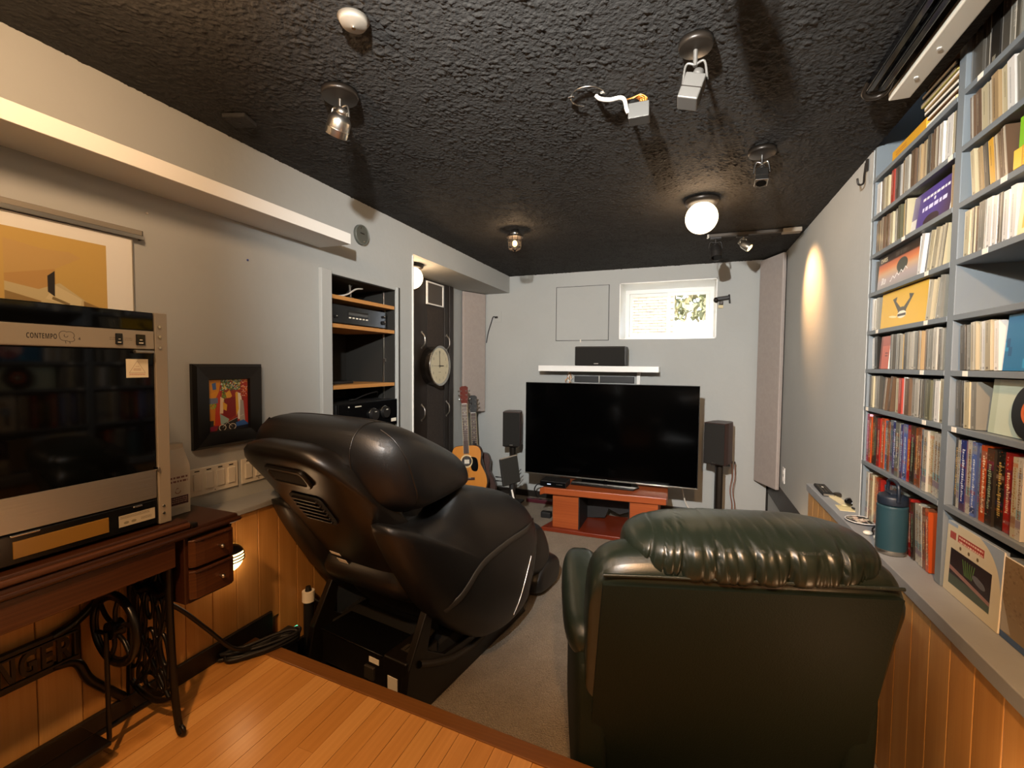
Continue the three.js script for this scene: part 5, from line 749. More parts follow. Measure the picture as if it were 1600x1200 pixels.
// ------------------------------------------------------------------ alcove: felt covered closet doors, picture, clock, globe lamp
{
  const t = thing('closet_door', 'tall dark brown felt covered closet door with four curved handles, in the alcove', 'door', [-2.1, FY, 0]), y1 = 2.045;
  mk('felt_panel', bb(0.004, 0.03, 0.02, y1, -3.34, -3.62, 0.003), M.felt, t); mk('stile', bb(0.002, 0.034, 0.02, y1, -3.02, -3.335, 0.004), M.frameDark, t); mk('stile', bb(0.002, 0.036, 0.02, y1, -3.625, -3.70, 0.004), M.frameDark, t); mk('jamb', bb(0.002, 0.045, 0.0, y1, -3.705, -3.775, 0.004), M.frameDark, t); mk('jamb', bb(0.002, 0.045, 0.0, y1, -2.95, -3.015, 0.004), M.frameDark, t);
  for (const [y, z] of [[1.525, -3.245], [0.92, -3.245], [1.525, -3.66], [0.92, -3.66]]) { const h = mk('handle', tb([[0.034, y - 0.065, z], [0.062, y - 0.035, z], [0.068, y, z], [0.062, y + 0.035, z], [0.034, y + 0.065, z]], 0.006), M.nickel, t); mk('rose', [cy(0.01, 0.009, 0.005, 0.037, y - 0.065, z, 'x', 14)], M.nickel, h); mk('rose', [cy(0.01, 0.009, 0.005, 0.037, y + 0.065, z, 'x', 14)], M.nickel, h); }
}
{ const t = thing('small_picture', 'small dark picture in a thin white frame, high on the felt door', 'picture', [-2.057, 1.878, -3.44]); mk('picture', bx(0.006, 0.17, 0.25, 0, 0, 0), std({ color: 0x4a443e, roughness: 0.7 }), t); for (const [y0, y1, z0, z1] of [[0.085, 0.097, -0.137, 0.137], [-0.097, -0.085, -0.137, 0.137], [-0.085, 0.085, 0.125, 0.137], [-0.085, 0.085, -0.137, -0.125]]) mk('frame_side', bb(-0.004, 0.012, y0, y1, z0, z1, 0.002), M.white, t); }
{
  const t = thing('wall_clock', 'round chrome wall clock with a cream dial showing nearly twelve, on the felt door', 'clock', [-2.066, 1.262, -3.385]);
  mk('case', lt([[0.001, 0], [0.165, 0], [0.166, 0.08], [0.172, 0.086], [0.175, 0.096], [0.170, 0.103], [0.160, 0.100], [0.152, 0.092], [0.001, 0.09]], 56).rotateZ(-Math.PI / 2), M.chrome, t);
  mk('dial', faceX(new THREE.CircleGeometry(0.153, 48)).translate(0.0925, 0, 0), print(360, 360, (c, w) => { c.fillStyle = '#cfc6a8'; c.fillRect(0, 0, w, w); c.fillStyle = '#6b6656'; c.font = '300 34px sans-serif'; c.textAlign = 'center'; for (let k = 1; k <= 12; k++) { const a = k * 30 * DEG; c.fillText(String(k), w / 2 + 140 * Math.sin(a), w / 2 - 140 * Math.cos(a) + 12); } dashes(c, w / 2 - 22, w / 2 + 60, 44, 7, 1, '#8a846e'); }, { roughness: 0.5 }), t, { uv: 'keep' });
  mk('minute_hand', bx(0.0015, 0.145, 0.007, 0.0945, 0.055, 0.002, 0.0005).rotateX(0.03), M.black, t); mk('hour_hand', bx(0.0015, 0.008, 0.085, 0.0955, 0.0, -0.02, 0.0005), M.black, t); mk('second_hand', bx(0.001, 0.003, 0.12, 0.0962, 0, 0.05), std({ color: 0x8a8272 }), t); mk('boss', cy(0.006, 0.006, 0.004, 0.096, 0, 0, 'x', 14), M.black, t);
}
// globe lamps: black gallery and opal ball
function globe(name, label, x, y, z, r, power, extra = 0) {
  const t = thing(name, label, 'ceiling light', [x, y, z]);
  mk('gallery', lt([[0.001, 0], [r * 1.03, 0], [r * 1.08, -r * 0.12], [r * 1.0, -r * 0.3], [r * 0.82, -r * 0.34], [0.001, -r * 0.3]], 40), M.bronze, t);
  mk('globe', sp(r, 0, -r * 1.18 - extra, 0, 1, 1, 1, 32), M.globe, t);
  const L = new THREE.PointLight(WARM, power, 0, 2); L.position.set(0, -r * 1.18 - extra, 0); L.castShadow = true; L.shadow.radius = r * 40; t.add(L);
  return t;
}
globe('globe_light', 'lit white globe lamp under the alcove soffit, half hidden by the wall corner', -1.885, 2.0, -2.83, 0.082, 0.6);
{ const t = thing('hanging_cable', 'short black cable drooping from a small outlet on the far wall', 'cable', [-1.86, 1.76, ZF]); mk('cable', tb([[0.02, 0, 0.012], [-0.01, 0.005, 0.02], [-0.035, -0.05, 0.012], [-0.07, -0.15, 0.008], [-0.092, -0.26, 0.006]], 0.005), M.cable, t); mk('plug', bx(0.03, 0.02, 0.02, 0.02, 0, 0.012, 0.004), M.black, t); }
{ const t = thing('wall_outlet', 'small painted blank outlet plate on the far wall, where the black cable hangs', 'outlet', [-1.825, 1.765, ZF]); mk('plate', bx(0.075, 0.115, 0.005, 0, 0, 0.003, 0.002), M.wall, t); mk('screw', cy(0.003, 0.003, 0.002, 0, 0.0, 0.006, 'z', 8), M.wall, t); }

// ------------------------------------------------------------------ television, its stand, shelf and speakers
{
  const t = thing('media_stand', 'low cherry wood television stand with two block legs', 'TV stand', [0, FY, 0]), y = v => v - FY;
  const top = [[-1.065, 3.38], [-1.04, 3.42], [-0.125, 3.47], [-0.115, 3.55], [-0.13, 3.93], [-1.01, 3.93], [-1.02, 3.62]].map(q => [q[0], -q[1]]);
  mk('top', ex(top.map(q => [q[0], -q[1]]), 0.052, 0.004).rotateX(-Math.PI / 2).translate(0, y(0.253), 0), M.cherry, t, { uv: 'x' });
  mk('base', ex([[-1.067, 3.43], [-0.13, 3.44], [-0.12, 3.92], [-0.98, 3.92], [-1.0, 3.72]], 0.03, 0.004).rotateX(-Math.PI / 2), M.cherryDark, t, { uv: 'x' });
  mk('block', bb(-0.985, -0.775, 0.03, y(0.253), -3.47, -3.88, 0.003), M.cherry, t, { uv: 'x' }); mk('block', bb(-0.385, -0.18, 0.03, y(0.253), -3.49, -3.88, 0.003), M.cherry, t, { uv: 'x' });
  mk('side_lining', bb(-0.776, -0.768, 0.03, y(0.253), -3.476, -3.87), M.black, t); mk('side_lining', bb(-0.392, -0.384, 0.03, y(0.253), -3.496, -3.87), M.black, t);
  mk('shaded_back', [ex([[-0.77, y(0.253)], [-0.39, y(0.253)], [-0.39, 0.15], [-0.43, 0.12], [-0.50, 0.09], [-0.59, 0.13], [-0.62, 0.05], [-0.77, 0.032]], 0.012).translate(0, 0, -3.80)], M.black, t);  // black back, its jagged lower edge cut to the shadow line
}
const TVW = [-1.300, 0.092], TVY = [0.338, 1.129], TVZ = -3.69;
{
  const t = thing('television', 'large flat black television with a thin silver lower edge', 'television', [0, 0.307, 0]), y = v => v - 0.307, cx = (TVW[0] + TVW[1]) / 2;
  mk('cabinet', [bb(TVW[0], TVW[1], y(TVY[0]), y(TVY[1]), TVZ - 0.012, TVZ, 0.003), bb(TVW[0] + 0.15, TVW[1] - 0.15, y(TVY[0]) + 0.02, y(TVY[0]) + 0.40, TVZ - 0.05, TVZ - 0.011, 0.01)], M.black, t);
  mk('screen', bb(TVW[0] + 0.004, TVW[1] - 0.004, y(TVY[0]) + 0.010, y(TVY[1]) - 0.004, TVZ - 0.002, TVZ + 0.0012, 0.0005), phy({ color: 0x020202, roughness: 0.12, specularIntensity: 0.22 }), t);
  mk('lower_bezel', bb(TVW[0], TVW[1], y(TVY[0]) - 0.002, y(TVY[0]) + 0.008, TVZ - 0.01, TVZ + 0.003, 0.001), M.nickel, t);
  mk('logo_bar', bx(0.03, 0.006, 0.004, cx, y(TVY[0]) + 0.001, TVZ + 0.004, 0.001), M.chrome, t);
  mk('stand_foot', ex([[cx - 0.26, 3.57], [cx + 0.235, 3.57], [cx + 0.27, 3.66], [cx + 0.2, 3.86], [cx - 0.2, 3.86], [cx - 0.27, 3.66]], 0.014, 0.003).rotateX(-Math.PI / 2), M.blackGloss, t); mk('neck', bb(cx - 0.2, cx + 0.2, 0.014, 0.10, TVZ - 0.05, TVZ - 0.02, 0.006), M.blackGloss, t);
}
{ const t = thing('set_top_box', 'small black set top box on the end of the cherry stand', 'set-top box', [-0.975, 0.307, -3.505]); mk('case', bx(0.21, 0.045, 0.15, 0, 0.026, 0, 0.005), M.black, t); mk('front', bx(0.205, 0.038, 0.004, 0, 0.026, 0.0755, 0.001), M.blackGloss, t); mk('display', bx(0.03, 0.007, 0.001, -0.03, 0.026, 0.0778), std({ color: 0xaab4c4, emissive: new THREE.Color(0.5, 0.6, 0.8), emissiveIntensity: 0.6 }), t); for (let k = 0; k < 4; k++) mk('button', bx(0.009, 0.006, 0.002, 0.035 + k * 0.013, 0.027, 0.078, 0.0008), M.nickel, t); }
{
  const t = thing('speaker_shelf', 'white floating shelf on the far wall, over the television', 'shelf', [-0.775, 1.22, ZF]);
  mk('board', bb(-0.535, 0.545, 0, 0.052, 0.002, 0.235, 0.002), M.whiteGloss, t); mk('bracket', bb(-0.30, -0.285, -0.10, 0, 0.0, 0.04, 0.002), M.white, t); mk('bracket', bb(0.345, 0.375, -0.16, 0, 0.0, 0.04, 0.002), M.white, t);
}
{ const t = thing('wall_bracket', 'black slotted television bracket strip on the far wall under the white shelf', 'bracket', [-0.775, 1.115, ZF]); mk('strip', bb(-0.24, 0.32, 0, 0.06, 0, 0.02, 0.003), M.black, t); mk('hanger', bb(-0.005, 0.005, -0.04, 0.07, 0.018, 0.03, 0.002), M.nickel, t); }
{ const t = thing('loose_wires', 'little bundle of loose copper ended wires hanging under the white shelf', 'wires', [-1.06, 1.12, ZF + 0.05]); const c = []; for (let k = 0; k < 5; k++) mk(k < 3 ? 'copper_wire' : 'white_wire', tb([[rr(-0.02, 0.02), 0.09, 0], [rr(-0.04, 0.05), 0.05, rr(0, 0.03)], [rr(-0.03, 0.07), 0.01, rr(0, 0.04)], [rr(-0.03, 0.08), -0.03, 0.02]], 0.003), k < 3 ? M.copper : M.cableWhite, t); }
function speaker(label, pos, turn, w, h, d, face, side) {
  const t = thing('speaker', label, 'speaker', pos, turn), b = [];
  // cabinet with bowed sides, narrower behind
  const plan = [[-w / 2, d / 2], [-w / 2 - 0.004, d / 4], [-w / 2 + 0.004, -d / 4], [-w * 0.36, -d / 2], [w * 0.36, -d / 2], [w / 2 - 0.004, -d / 4], [w / 2 + 0.004, d / 4], [w / 2, d / 2]];
  mk('cabinet', ex(plan.map(q => [q[0], -q[1]]), h, 0.004).rotateX(-Math.PI / 2), side, t, { uv: 'y' });
  mk('grille', bx(w * 0.96, h * 0.97, 0.012, 0, h / 2, d / 2 + 0.005, 0.008), face, t);
  mk('badge', bx(0.03, 0.006, 0.002, 0, 0.016, d / 2 + 0.0115, 0.0008), M.nickel, t);
  for (const y of [0.3, 0.7]) mk('grille_dimple', sp(0.006, -w * 0.15, h * y, d / 2 + 0.0105, 1, 1, 0.3, 10), M.grille, t);
  return t;
}
speaker('black bookshelf speaker on a stand, left of the television', [-1.545, 0.51, -4.03], 12 * DEG, 0.165, 0.325, 0.21, M.grille, M.walnut);
speaker('dark walnut sided bookshelf speaker on a stand, right of the television', [0.255, 0.503, -3.98], -24 * DEG, 0.165, 0.33, 0.22, M.grille, M.walnut);
{
  const t = thing('centre_speaker', 'wide dark grey centre speaker on the white floating shelf', 'speaker', [-0.735, 1.273, -4.17]);
  mk('cabinet', ex([[-0.225, 0.11], [-0.235, 0.02], [-0.2, -0.1], [0.2, -0.1], [0.235, 0.02], [0.225, 0.11]].map(q => [q[0], -q[1]]), 0.175, 0.01).rotateX(-Math.PI / 2), std({ color: 0x2e2b27, roughness: 0.45 }), t); mk('grille', bx(0.44, 0.162, 0.014, -0.0, 0.084, 0.112, 0.008), M.grille, t); mk('badge', bx(0.04, 0.006, 0.002, -0.03, 0.02, 0.1195, 0.0008), M.nickel, t);
}
function stand(label, x, z, y1) {
  const t = thing('speaker_stand', label, 'speaker stand', [x, FY, z], 0, 'black speaker stands'), h = y1 - FY;
  mk('base_plate', bx(0.18, 0.014, 0.18, 0, 0.007, 0, 0.004), M.black, t); mk('column', [bx(0.05, h - 0.02, 0.06, 0, h / 2, 0, 0.02)], M.bronze, t); mk('top_plate', bx(0.14, 0.008, 0.15, 0, h - 0.005, 0, 0.003), M.black, t); mk('cable_channel', bx(0.012, h - 0.04, 0.012, -0.03, h / 2, 0.0, 0.005), M.black, t);
}
stand('black column speaker stand behind the tablet holder, left of the television', -1.545, -4.03, 0.508); stand('black column speaker stand right of the television, with dangling wires', 0.26, -3.98, 0.50);
for (const [dx, dz] of [[0.085, 0.0], [0.105, 0.02]]) { const t = thing('speaker_wire', 'thin brown speaker wire ' + (dz ? 'nearer the acoustic panel' : 'nearer the television') + ', hanging behind the walnut speaker', 'wire', [0.28 + dx, FY, -4.2 + dz], 0, 'wires behind the walnut speaker'); mk('wire', tb([[0.0, 0.52, 0.02], [0.006, 0.40, 0], [-0.008, 0.28, 0.004], [0.01, 0.15, 0], [-0.01, 0.05, 0.01], [-0.06, 0.006, 0.05]], 0.0035), std({ color: 0x7d4a36, roughness: 0.5 }), t); mk('plug', cy(0.005, 0.005, 0.02, 0, 0.525, 0.02, 'y', 8), M.black, t); }
{ const t = thing('white_cable', 'white cable curving from behind the television to the floor', 'cable', [0.0, FY, -4.1]); mk('cable', tb([[-0.03, 0.42, -0.12], [-0.02, 0.26, -0.06], [0.02, 0.13, -0.05], [0.09, 0.05, -0.05], [0.16, 0.008, -0.04], [0.26, 0.006, -0.03]], 0.006), M.cableWhite, t); mk('plug', bx(0.02, 0.012, 0.012, 0.265, 0.007, -0.03, 0.003), M.white, t); }
{ const t = thing('power_strip', 'dark red power strip lying along the far baseboard, left of the stand', 'power strip', [-1.25, FY, -4.12]); mk('body', bx(0.36, 0.035, 0.05, 0, 0.018, 0, 0.006), std({ color: 0x4a1420, roughness: 0.4 }), t); for (let k = 0; k < 4; k++) mk('socket', cy(0.016, 0.016, 0.004, -0.12 + k * 0.08, 0.036, 0, 'y', 16), M.black, t); }
{ const t = thing('looped_cable', 'thin black cable looping against the far wall beside the cherry stand', 'cable', [-1.18, FY, -4.0]); mk('cable', tb([[-0.14, 0.07, -0.1], [-0.16, 0.14, -0.08], [-0.11, 0.20, -0.06], [-0.02, 0.17, -0.04], [0.08, 0.09, 0.0], [0.14, 0.02, 0.02]], 0.006), M.cable, t); mk('plug', bx(0.03, 0.02, 0.02, 0.15, 0.012, 0.02, 0.004), M.black, t); }
{ const t = thing('adapter', 'small black adapter on the carpet at the left end of the cherry stand', 'adapter', [-1.12, FY, -3.75]); mk('case', bx(0.09, 0.05, 0.06, 0, 0.025, 0, 0.008), M.black, t); mk('lead', tb([[0.04, 0.02, 0], [0.09, 0.012, -0.02], [0.12, 0.012, -0.09]], 0.004), M.cable, t); }
{ const t = thing('paper_scrap', 'small beige crumpled paper by the baseboard behind the recliner', 'paper', [0.02, FY, -4.03]); mk('scrap', new THREE.IcosahedronGeometry(0.035, 1).scale(1.2, 0.6, 0.9).translate(0, 0.02, 0), std({ color: 0xb08d6c, roughness: 0.9, flatShading: true }), t); mk('torn_flap', bx(0.05, 0.002, 0.03, 0.03, 0.03, 0.0).rotateZ(0.3), M.cream, t); }
// bracket arm screwed beside the window
{ const t = thing('projector_clamp', 'little black jointed clamp screwed to the wall beside the window', 'clamp', [0.262, 1.845, ZF]); mk('bar', bx(0.11, 0.032, 0.028, 0.005, 0.012, 0.03, 0.008).rotateZ(0.12), M.black, t); mk('knuckle', sp(0.02, -0.05, 0.0, 0.03, 1, 1.2, 1, 14), M.bronze, t); mk('claw', bx(0.014, 0.075, 0.02, 0.055, 0.0, 0.03, 0.005).rotateZ(0.1), M.black, t); mk('post', bx(0.03, 0.03, 0.03, -0.008, -0.025, 0.015, 0.004), M.bronze, t); mk('wall_block', bx(0.04, 0.026, 0.016, -0.01, -0.055, 0.008, 0.002), M.cream, t); }
{ const t = thing('wall_outlet', 'white outlet plate low on the far right wall, beside the acoustic panel', 'outlet', [XR, 0.47, -3.86]); mk('plate', bx(0.006, 0.115, 0.075, -0.003, 0, 0, 0.002), M.whiteGloss, t); for (const y of [-0.025, 0.025]) mk('socket', bx(0.003, 0.03, 0.03, -0.007, y, 0, 0.006), M.white, t); }

// ------------------------------------------------------------------ guitars
function guitar(name, label, pos, turn, lean, roll, S, mats, pickguard) {
  const t = thing(name, label, 'guitar', pos, turn); t.rotation.order = 'YXZ'; t.rotation.x = lean; t.rotation.z = roll; t.scale.setScalar(S);
  const half = [[0, 0], [0.10, 0.004], [0.165, 0.04], [0.197, 0.12], [0.19, 0.20], [0.158, 0.275], [0.14, 0.32], [0.146, 0.38], [0.148, 0.44], [0.12, 0.488], [0.06, 0.50], [0, 0.50]];
  const o = smooth([...half, ...half.slice(1, -1).reverse().map(q => [-q[0], q[1]])], 72, 0.5);
  mk('body', ex(o, 0.10, 0.004).translate(0, 0, -0.10), mats[1], t, { uv: 'y' });
  mk('top', ex(o.map(q => [q[0] * 0.985, (q[1] - 0.25) * 0.985 + 0.25]), 0.005, 0.001, 1, [circ(0.05, 0, 0.345)]).translate(0, 0, -0.001), mats[0], t, { uv: 'y' });
  mk('sound_hole', new THREE.CircleGeometry(0.049, 32).translate(0, 0.345, 0.0006), M.black, t); mk('rosette', [new THREE.RingGeometry(0.053, 0.064, 40).translate(0, 0.345, 0.0046)], M.cream, t); mk('maker_label', card(0.05, 0.04, 0, 0.34, 0.0012), M.paper, t, { uv: 'keep' });
  if (pickguard) mk('pickguard', ex(smooth([[0.045, 0.385], [0.10, 0.37], [0.115, 0.30], [0.10, 0.245], [0.055, 0.25], [0.04, 0.29], [0.056, 0.32], [0.058, 0.36]], 40), 0.0015).translate(0, 0, 0.0045), M.blackGloss, t);
  mk('bridge', bx(0.15, 0.026, 0.009, 0, 0.17, 0.0085, 0.003), mats[2], t); mk('saddle', bx(0.075, 0.003, 0.004, 0, 0.178, 0.0145), M.cream, t);
  mk('neck', bx(0.05, 0.44, 0.022, 0, 0.70, -0.008, 0.009), mats[1], t, { uv: 'y' }); const fb = mk('fretboard', bb(-0.027, 0.027, 0.42, 0.915, 0.004, 0.010, 0.001), mats[2], t, { uv: 'y' });
  for (let k = 1; k < 15; k++) { const y = 0.915 - 0.65 * (1 - Math.pow(2, -k / 12)); mk('fret', bx(0.053, 0.0022, 0.002, 0, y, 0.0105), M.nickel, fb); } for (const k of [3, 5, 7, 9]) mk('inlay', bx(0.012, 0.006, 0.0008, 0, 0.915 - 0.65 * (1 - Math.pow(2, -(k - 0.5) / 12)), 0.0104), M.cream, fb);
  mk('binding', [bb(-0.029, -0.027, 0.42, 0.915, 0.0, 0.010), bb(0.027, 0.029, 0.42, 0.915, 0.0, 0.010)], M.cream, t); mk('nut', bx(0.052, 0.006, 0.008, 0, 0.918, 0.009, 0.001), M.white, t);
  const hd = mk('headstock', ex([[-0.028, 0.918], [-0.038, 0.96], [-0.042, 1.085], [-0.02, 1.10], [0.02, 1.10], [0.042, 1.085], [0.038, 0.96], [0.028, 0.918]], 0.016, 0.002).translate(0, 0, -0.008), mats[3], t, { uv: 'y' });
  for (const s of [-1, 1]) for (let k = 0; k < 3; k++) { const y = 0.965 + k * 0.042; mk('tuner', [cy(0.006, 0.005, 0.014, s * 0.026, y, 0.013, 'z', 12)], M.chrome, hd); mk('tuner_button', [line([s * 0.036, y, -0.002], [s * 0.05, y, -0.002], 0.0025), sp(0.009, s * 0.056, y, -0.002, 0.8, 1.1, 0.6, 10)], M.chrome, hd); }
  mk('string_run', [...Array(6).keys()].map(k => line([-0.02 + k * 0.008, 0.178, 0.0165], [-0.018 + k * 0.0072, 0.93, 0.0135], 0.0006, 4)), M.nickel, t);
  return t;
}
guitar('acoustic_guitar', 'amber acoustic guitar with a black pickguard, standing in the alcove corner', [-1.80, 0.10, -3.59], 14 * DEG, -8 * DEG, 4.5 * DEG, 0.90, [M.spruce, M.rosewood, M.rosewood, M.headWood], true);
guitar('acoustic_guitar', 'dark guitar standing behind the amber guitar, only its head and edge showing', [-1.85, -0.04, -3.88], 14 * DEG, -6 * DEG, 4 * DEG, 0.93, [M.rosewood, M.rosewood, M.rosewood, M.black], false);
{ const t = thing('guitar_stand', 'black tubular stand holding the guitars in the alcove', 'guitar stand', [-1.80, FY, -3.70]); mk('foot', line([-0.16, 0.01, 0.16], [0.0, 0.02, -0.1], 0.009), M.black, t); mk('foot', line([0.2, 0.01, 0.14], [0.0, 0.02, -0.1], 0.009), M.black, t); mk('post', line([0, 0.02, -0.03], [-0.03, 0.62, -0.06], 0.009), M.black, t); mk('cradle', tb([[-0.13, 0.13, 0.24], [-0.12, 0.09, 0.16], [-0.06, 0.07, 0.02], [0.06, 0.07, 0.02], [0.13, 0.09, 0.16], [0.14, 0.13, 0.24]], 0.009), M.black, t); mk('neck_strap', tb([[0.0, 0.60, -0.04], [0.06, 0.52, -0.02], [0.10, 0.42, 0.0], [0.12, 0.36, 0.01]], 0.006), M.cable, t); }
for (const y of [0.0, -0.035]) { const t = thing('guitar_lead', 'thin black lead beside the amber guitar, the ' + (y ? 'lower' : 'upper') + ' of two', 'cable', [-1.53, 0.25 + y, -3.88], 0, 'leads beside the amber guitar'); mk('lead', tb([[-0.06, 0.0, 0.1], [0.0, -0.02, 0.02], [0.06, 0.0, -0.02], [0.11, 0.06, -0.04]], 0.004), M.cable, t); mk('plug', cy(0.006, 0.006, 0.03, -0.07, 0.002, 0.11, 'x', 10), M.black, t); }
// tablet controller on its pole in front of the massage chair
{
  const t = thing('tablet_controller', 'black tablet controller on a pole, by the front of the massage chair', 'tablet', [-1.15, FY, -2.93], 0);
  const q = new THREE.Matrix4().makeRotationFromEuler(new THREE.Euler(-0.1, 0.98, 0.1, 'YXZ')).setPosition(0.005, 0.585, 0);
  mk('back_case', mx(bx(0.15, 0.19, 0.022, 0, 0, 0, 0.008), q), M.blackMatte, t); mk('screen', mx(bx(0.14, 0.18, 0.003, 0, 0, -0.012, 0.001), q), M.blackGloss, t); mk('top_edge', mx(bx(0.14, 0.008, 0.012, 0, 0.097, 0.004, 0.003), q), M.alu, t);
  mk('pole', line([0.01, 0.02, -0.02], [0.015, 0.55, -0.02], 0.018, 14), M.black, t); mk('foot', cy(0.07, 0.07, 0.02, 0.01, 0.01, -0.02), M.black, t); mk('lead', tb([[0.02, 0.45, 0.0], [0.06, 0.38, 0.04], [0.14, 0.33, 0.12], [0.2, 0.30, 0.22]], 0.007), M.cableWhite, t);
}
// ------------------------------------------------------------------ ceiling fittings
globe('globe_light', 'lit white globe lamp on the black ceiling, in front of the window', 0.05, H - 0.006, -2.635, 0.082, 0.55);
globe('globe_light', 'lit white globe lamp near the white wall shelf, beyond the frame', -1.02, H - 0.006, -0.455, 0.085, 2.1, 0.01);  // out of view; warms the left wall and shades its top corner
globe('globe_light', 'lit white globe lamp behind the camera, beyond the frame', 0.1, H - 0.006, 0.75, 0.082, 0.5);  // added fill lamp, never seen; lifts the near floor and ledge
// round canopy and yoke-hung spot head; dir is where the lamp looks
function spot(label, x, z, R, dir, { drop = 0.055, head = [0.032, 0.06], lamp = 0, metal = M.nickel, square = false, name = 'ceiling_spot' } = {}) {
  const t = thing(name, label, 'spotlight', [x, H - 0.006, z]);
  if (R) mk('canopy', lt([[0.001, 0], [R, 0], [R, -0.012], [R * 0.94, -0.022], [0.001, -0.024]], 40), M.bronze, t);
  const d = V(...dir).normalize(), q = new THREE.Quaternion().setFromUnitVectors(V(0, -1, 0), d), m = new THREE.Matrix4().makeRotationFromQuaternion(q).setPosition(0, -0.024 - drop, 0), [r, L] = head;
  mk('stem', line([0, -0.02, 0], [0, -0.024 - drop * 0.5, 0], 0.006), metal, t);
  const a = V(1, 0, 0).applyQuaternion(q);
  for (const s of [-1, 1]) mk('yoke_arm', tb([[0, -0.024 - drop * 0.45, 0], [a.x * s * r * 0.9, -0.024 - drop * 0.4, a.z * s * r * 0.9], [a.x * s * (r + 0.006), -0.024 - drop, a.y * 0 + a.z * s * (r + 0.006)]], 0.0035), metal, t);
  const body = square ? bx(2 * r, L, 2 * r, 0, -L / 2 + 0.01, 0, 0.004) : lt([[0.001, 0.02], [r * 0.55, 0.018], [r * 0.8, 0.008], [r, -0.004], [r, -L * 0.42], [r * 1.03, -L * 0.45], [r * 1.03, -L * 0.5], [r, -L * 0.53], [r, -L + 0.01], [r * 0.92, -L + 0.01], [r * 0.86, -L * 0.6]], 32);
  const b = mk('head', mx(body, m), metal, t);
  mk('socket', mx(lt([[0.001, 0.035], [r * 0.5, 0.033], [r * 0.6, 0.012], [0.001, 0.01]], 20), m), metal, b);
  if (square) mk('band', mx(bx(2 * r + 0.001, 0.0025, 2 * r + 0.001, 0, -L * 0.42, 0), m), M.bronze, b);
  mk('lens', mx(cy(r * 0.8, r * 0.8, 0.004, 0, -L * 0.82, 0, 'y', 24), m), lamp ? M.bulb : M.glassDark, b, { shadow: false });
  if (lamp) { const S = new THREE.SpotLight(0xffc080, lamp, 0, 0.62, 0.9, 2), f = d.clone().multiplyScalar(L * 0.9); S.position.set(f.x, -0.024 - drop + f.y, f.z); S.target.position.set(f.x + d.x, -0.024 - drop + f.y + d.y, f.z + d.z); S.castShadow = true; S.shadow.radius = 1.5; t.add(S, S.target); }
  return t;
}
spot('brushed steel spotlight on a dark round canopy, the nearest over the massage chair', -1.075, -1.205, 0.058, [-0.55, -0.75, -0.25], { drop: 0.062, head: [0.036, 0.062] });
spot('lit spotlight behind the camera shining down on the floorboards, beyond the frame', -0.55, 0.15, 0.05, [-0.25, -1, -0.62], { drop: 0.06, head: [0.036, 0.07], lamp: 8 });  // unseen, placed for the warm light on the floorboards
spot('lit spotlight behind the camera aimed at the right ledge, beyond the frame', 0.15, 0.25, 0.05, [0.27, -0.82, -1.0], { drop: 0.06, head: [0.036, 0.07], lamp: 15 });  // added fill for the ledge and lower books, out of view
spot('pale boxy spotlight in a wire yoke at the near edge of the ceiling', 0.0, -1.36, 0.045, [-0.25, -0.75, 0.1], { drop: 0.085, head: [0.027, 0.072], square: true, metal: M.satinGrey || (M.satinGrey = std({ color: 0x5f5c57, roughness: 0.45, metalness: 0.4 })) });
spot('small chrome boxy spotlight hanging from a pale disc, between the globe and the shelves', 0.262, -2.115, 0.052, [-0.05, -0.9, 0.25], { drop: 0.07, head: [0.024, 0.058], square: true, metal: M.chrome });
spot('dim spotlight near the camera, beyond the frame', 0.02, -0.93, 0.075, [0, -1, -0.2], { drop: 0.05, head: [0.034, 0.05] });  // gives no light; out of view to throw the broad ceiling shadow
{ const t = thing('ceiling_disc', 'small pale round cap on the ceiling at the upper edge of the photo', 'ceiling cap', [-0.82, H - 0.006, -0.97]); mk('cap', lt([[0.001, -0.02], [0.03, -0.016], [0.04, 0], [0.001, 0]], 28), M.alu, t); mk('screw', cy(0.005, 0.005, 0.004, 0, -0.021, 0), M.chrome, t); }
// track with two heads
{
  const t = thing('light_track', 'thin grey lighting track on the ceiling near the window', 'light track', [0.375, H - 0.006, -3.36], 2 * DEG);
  mk('track', bb(-0.27, 0.27, -0.02, 0, -0.017, 0.017, 0.003), M.satin, t); mk('end_feed', bb(0.17, 0.275, -0.028, 0.0, -0.03, 0.03, 0.004), M.alu, t); mk('end_cap', bb(-0.275, -0.262, -0.022, 0, -0.018, 0.018, 0.002), M.nickel, t); for (const x of [-0.22, -0.06]) mk('adapter', bx(0.07, 0.014, 0.03, x, -0.026, 0, 0.003), M.black, t);
}
spot('unlit black track head beside the globe lamp', 0.155, -3.36, 0, [0.1, -1, 0.45], { drop: 0.07, head: [0.036, 0.085], metal: M.black, name: 'track_head' });
spot('lit brass toned track head aimed at the right wall', 0.322, -3.355, 0, [0.72, -0.6, 0.22], { drop: 0.055, head: [0.027, 0.06], metal: M.steel, lamp: 6, name: 'track_head' });
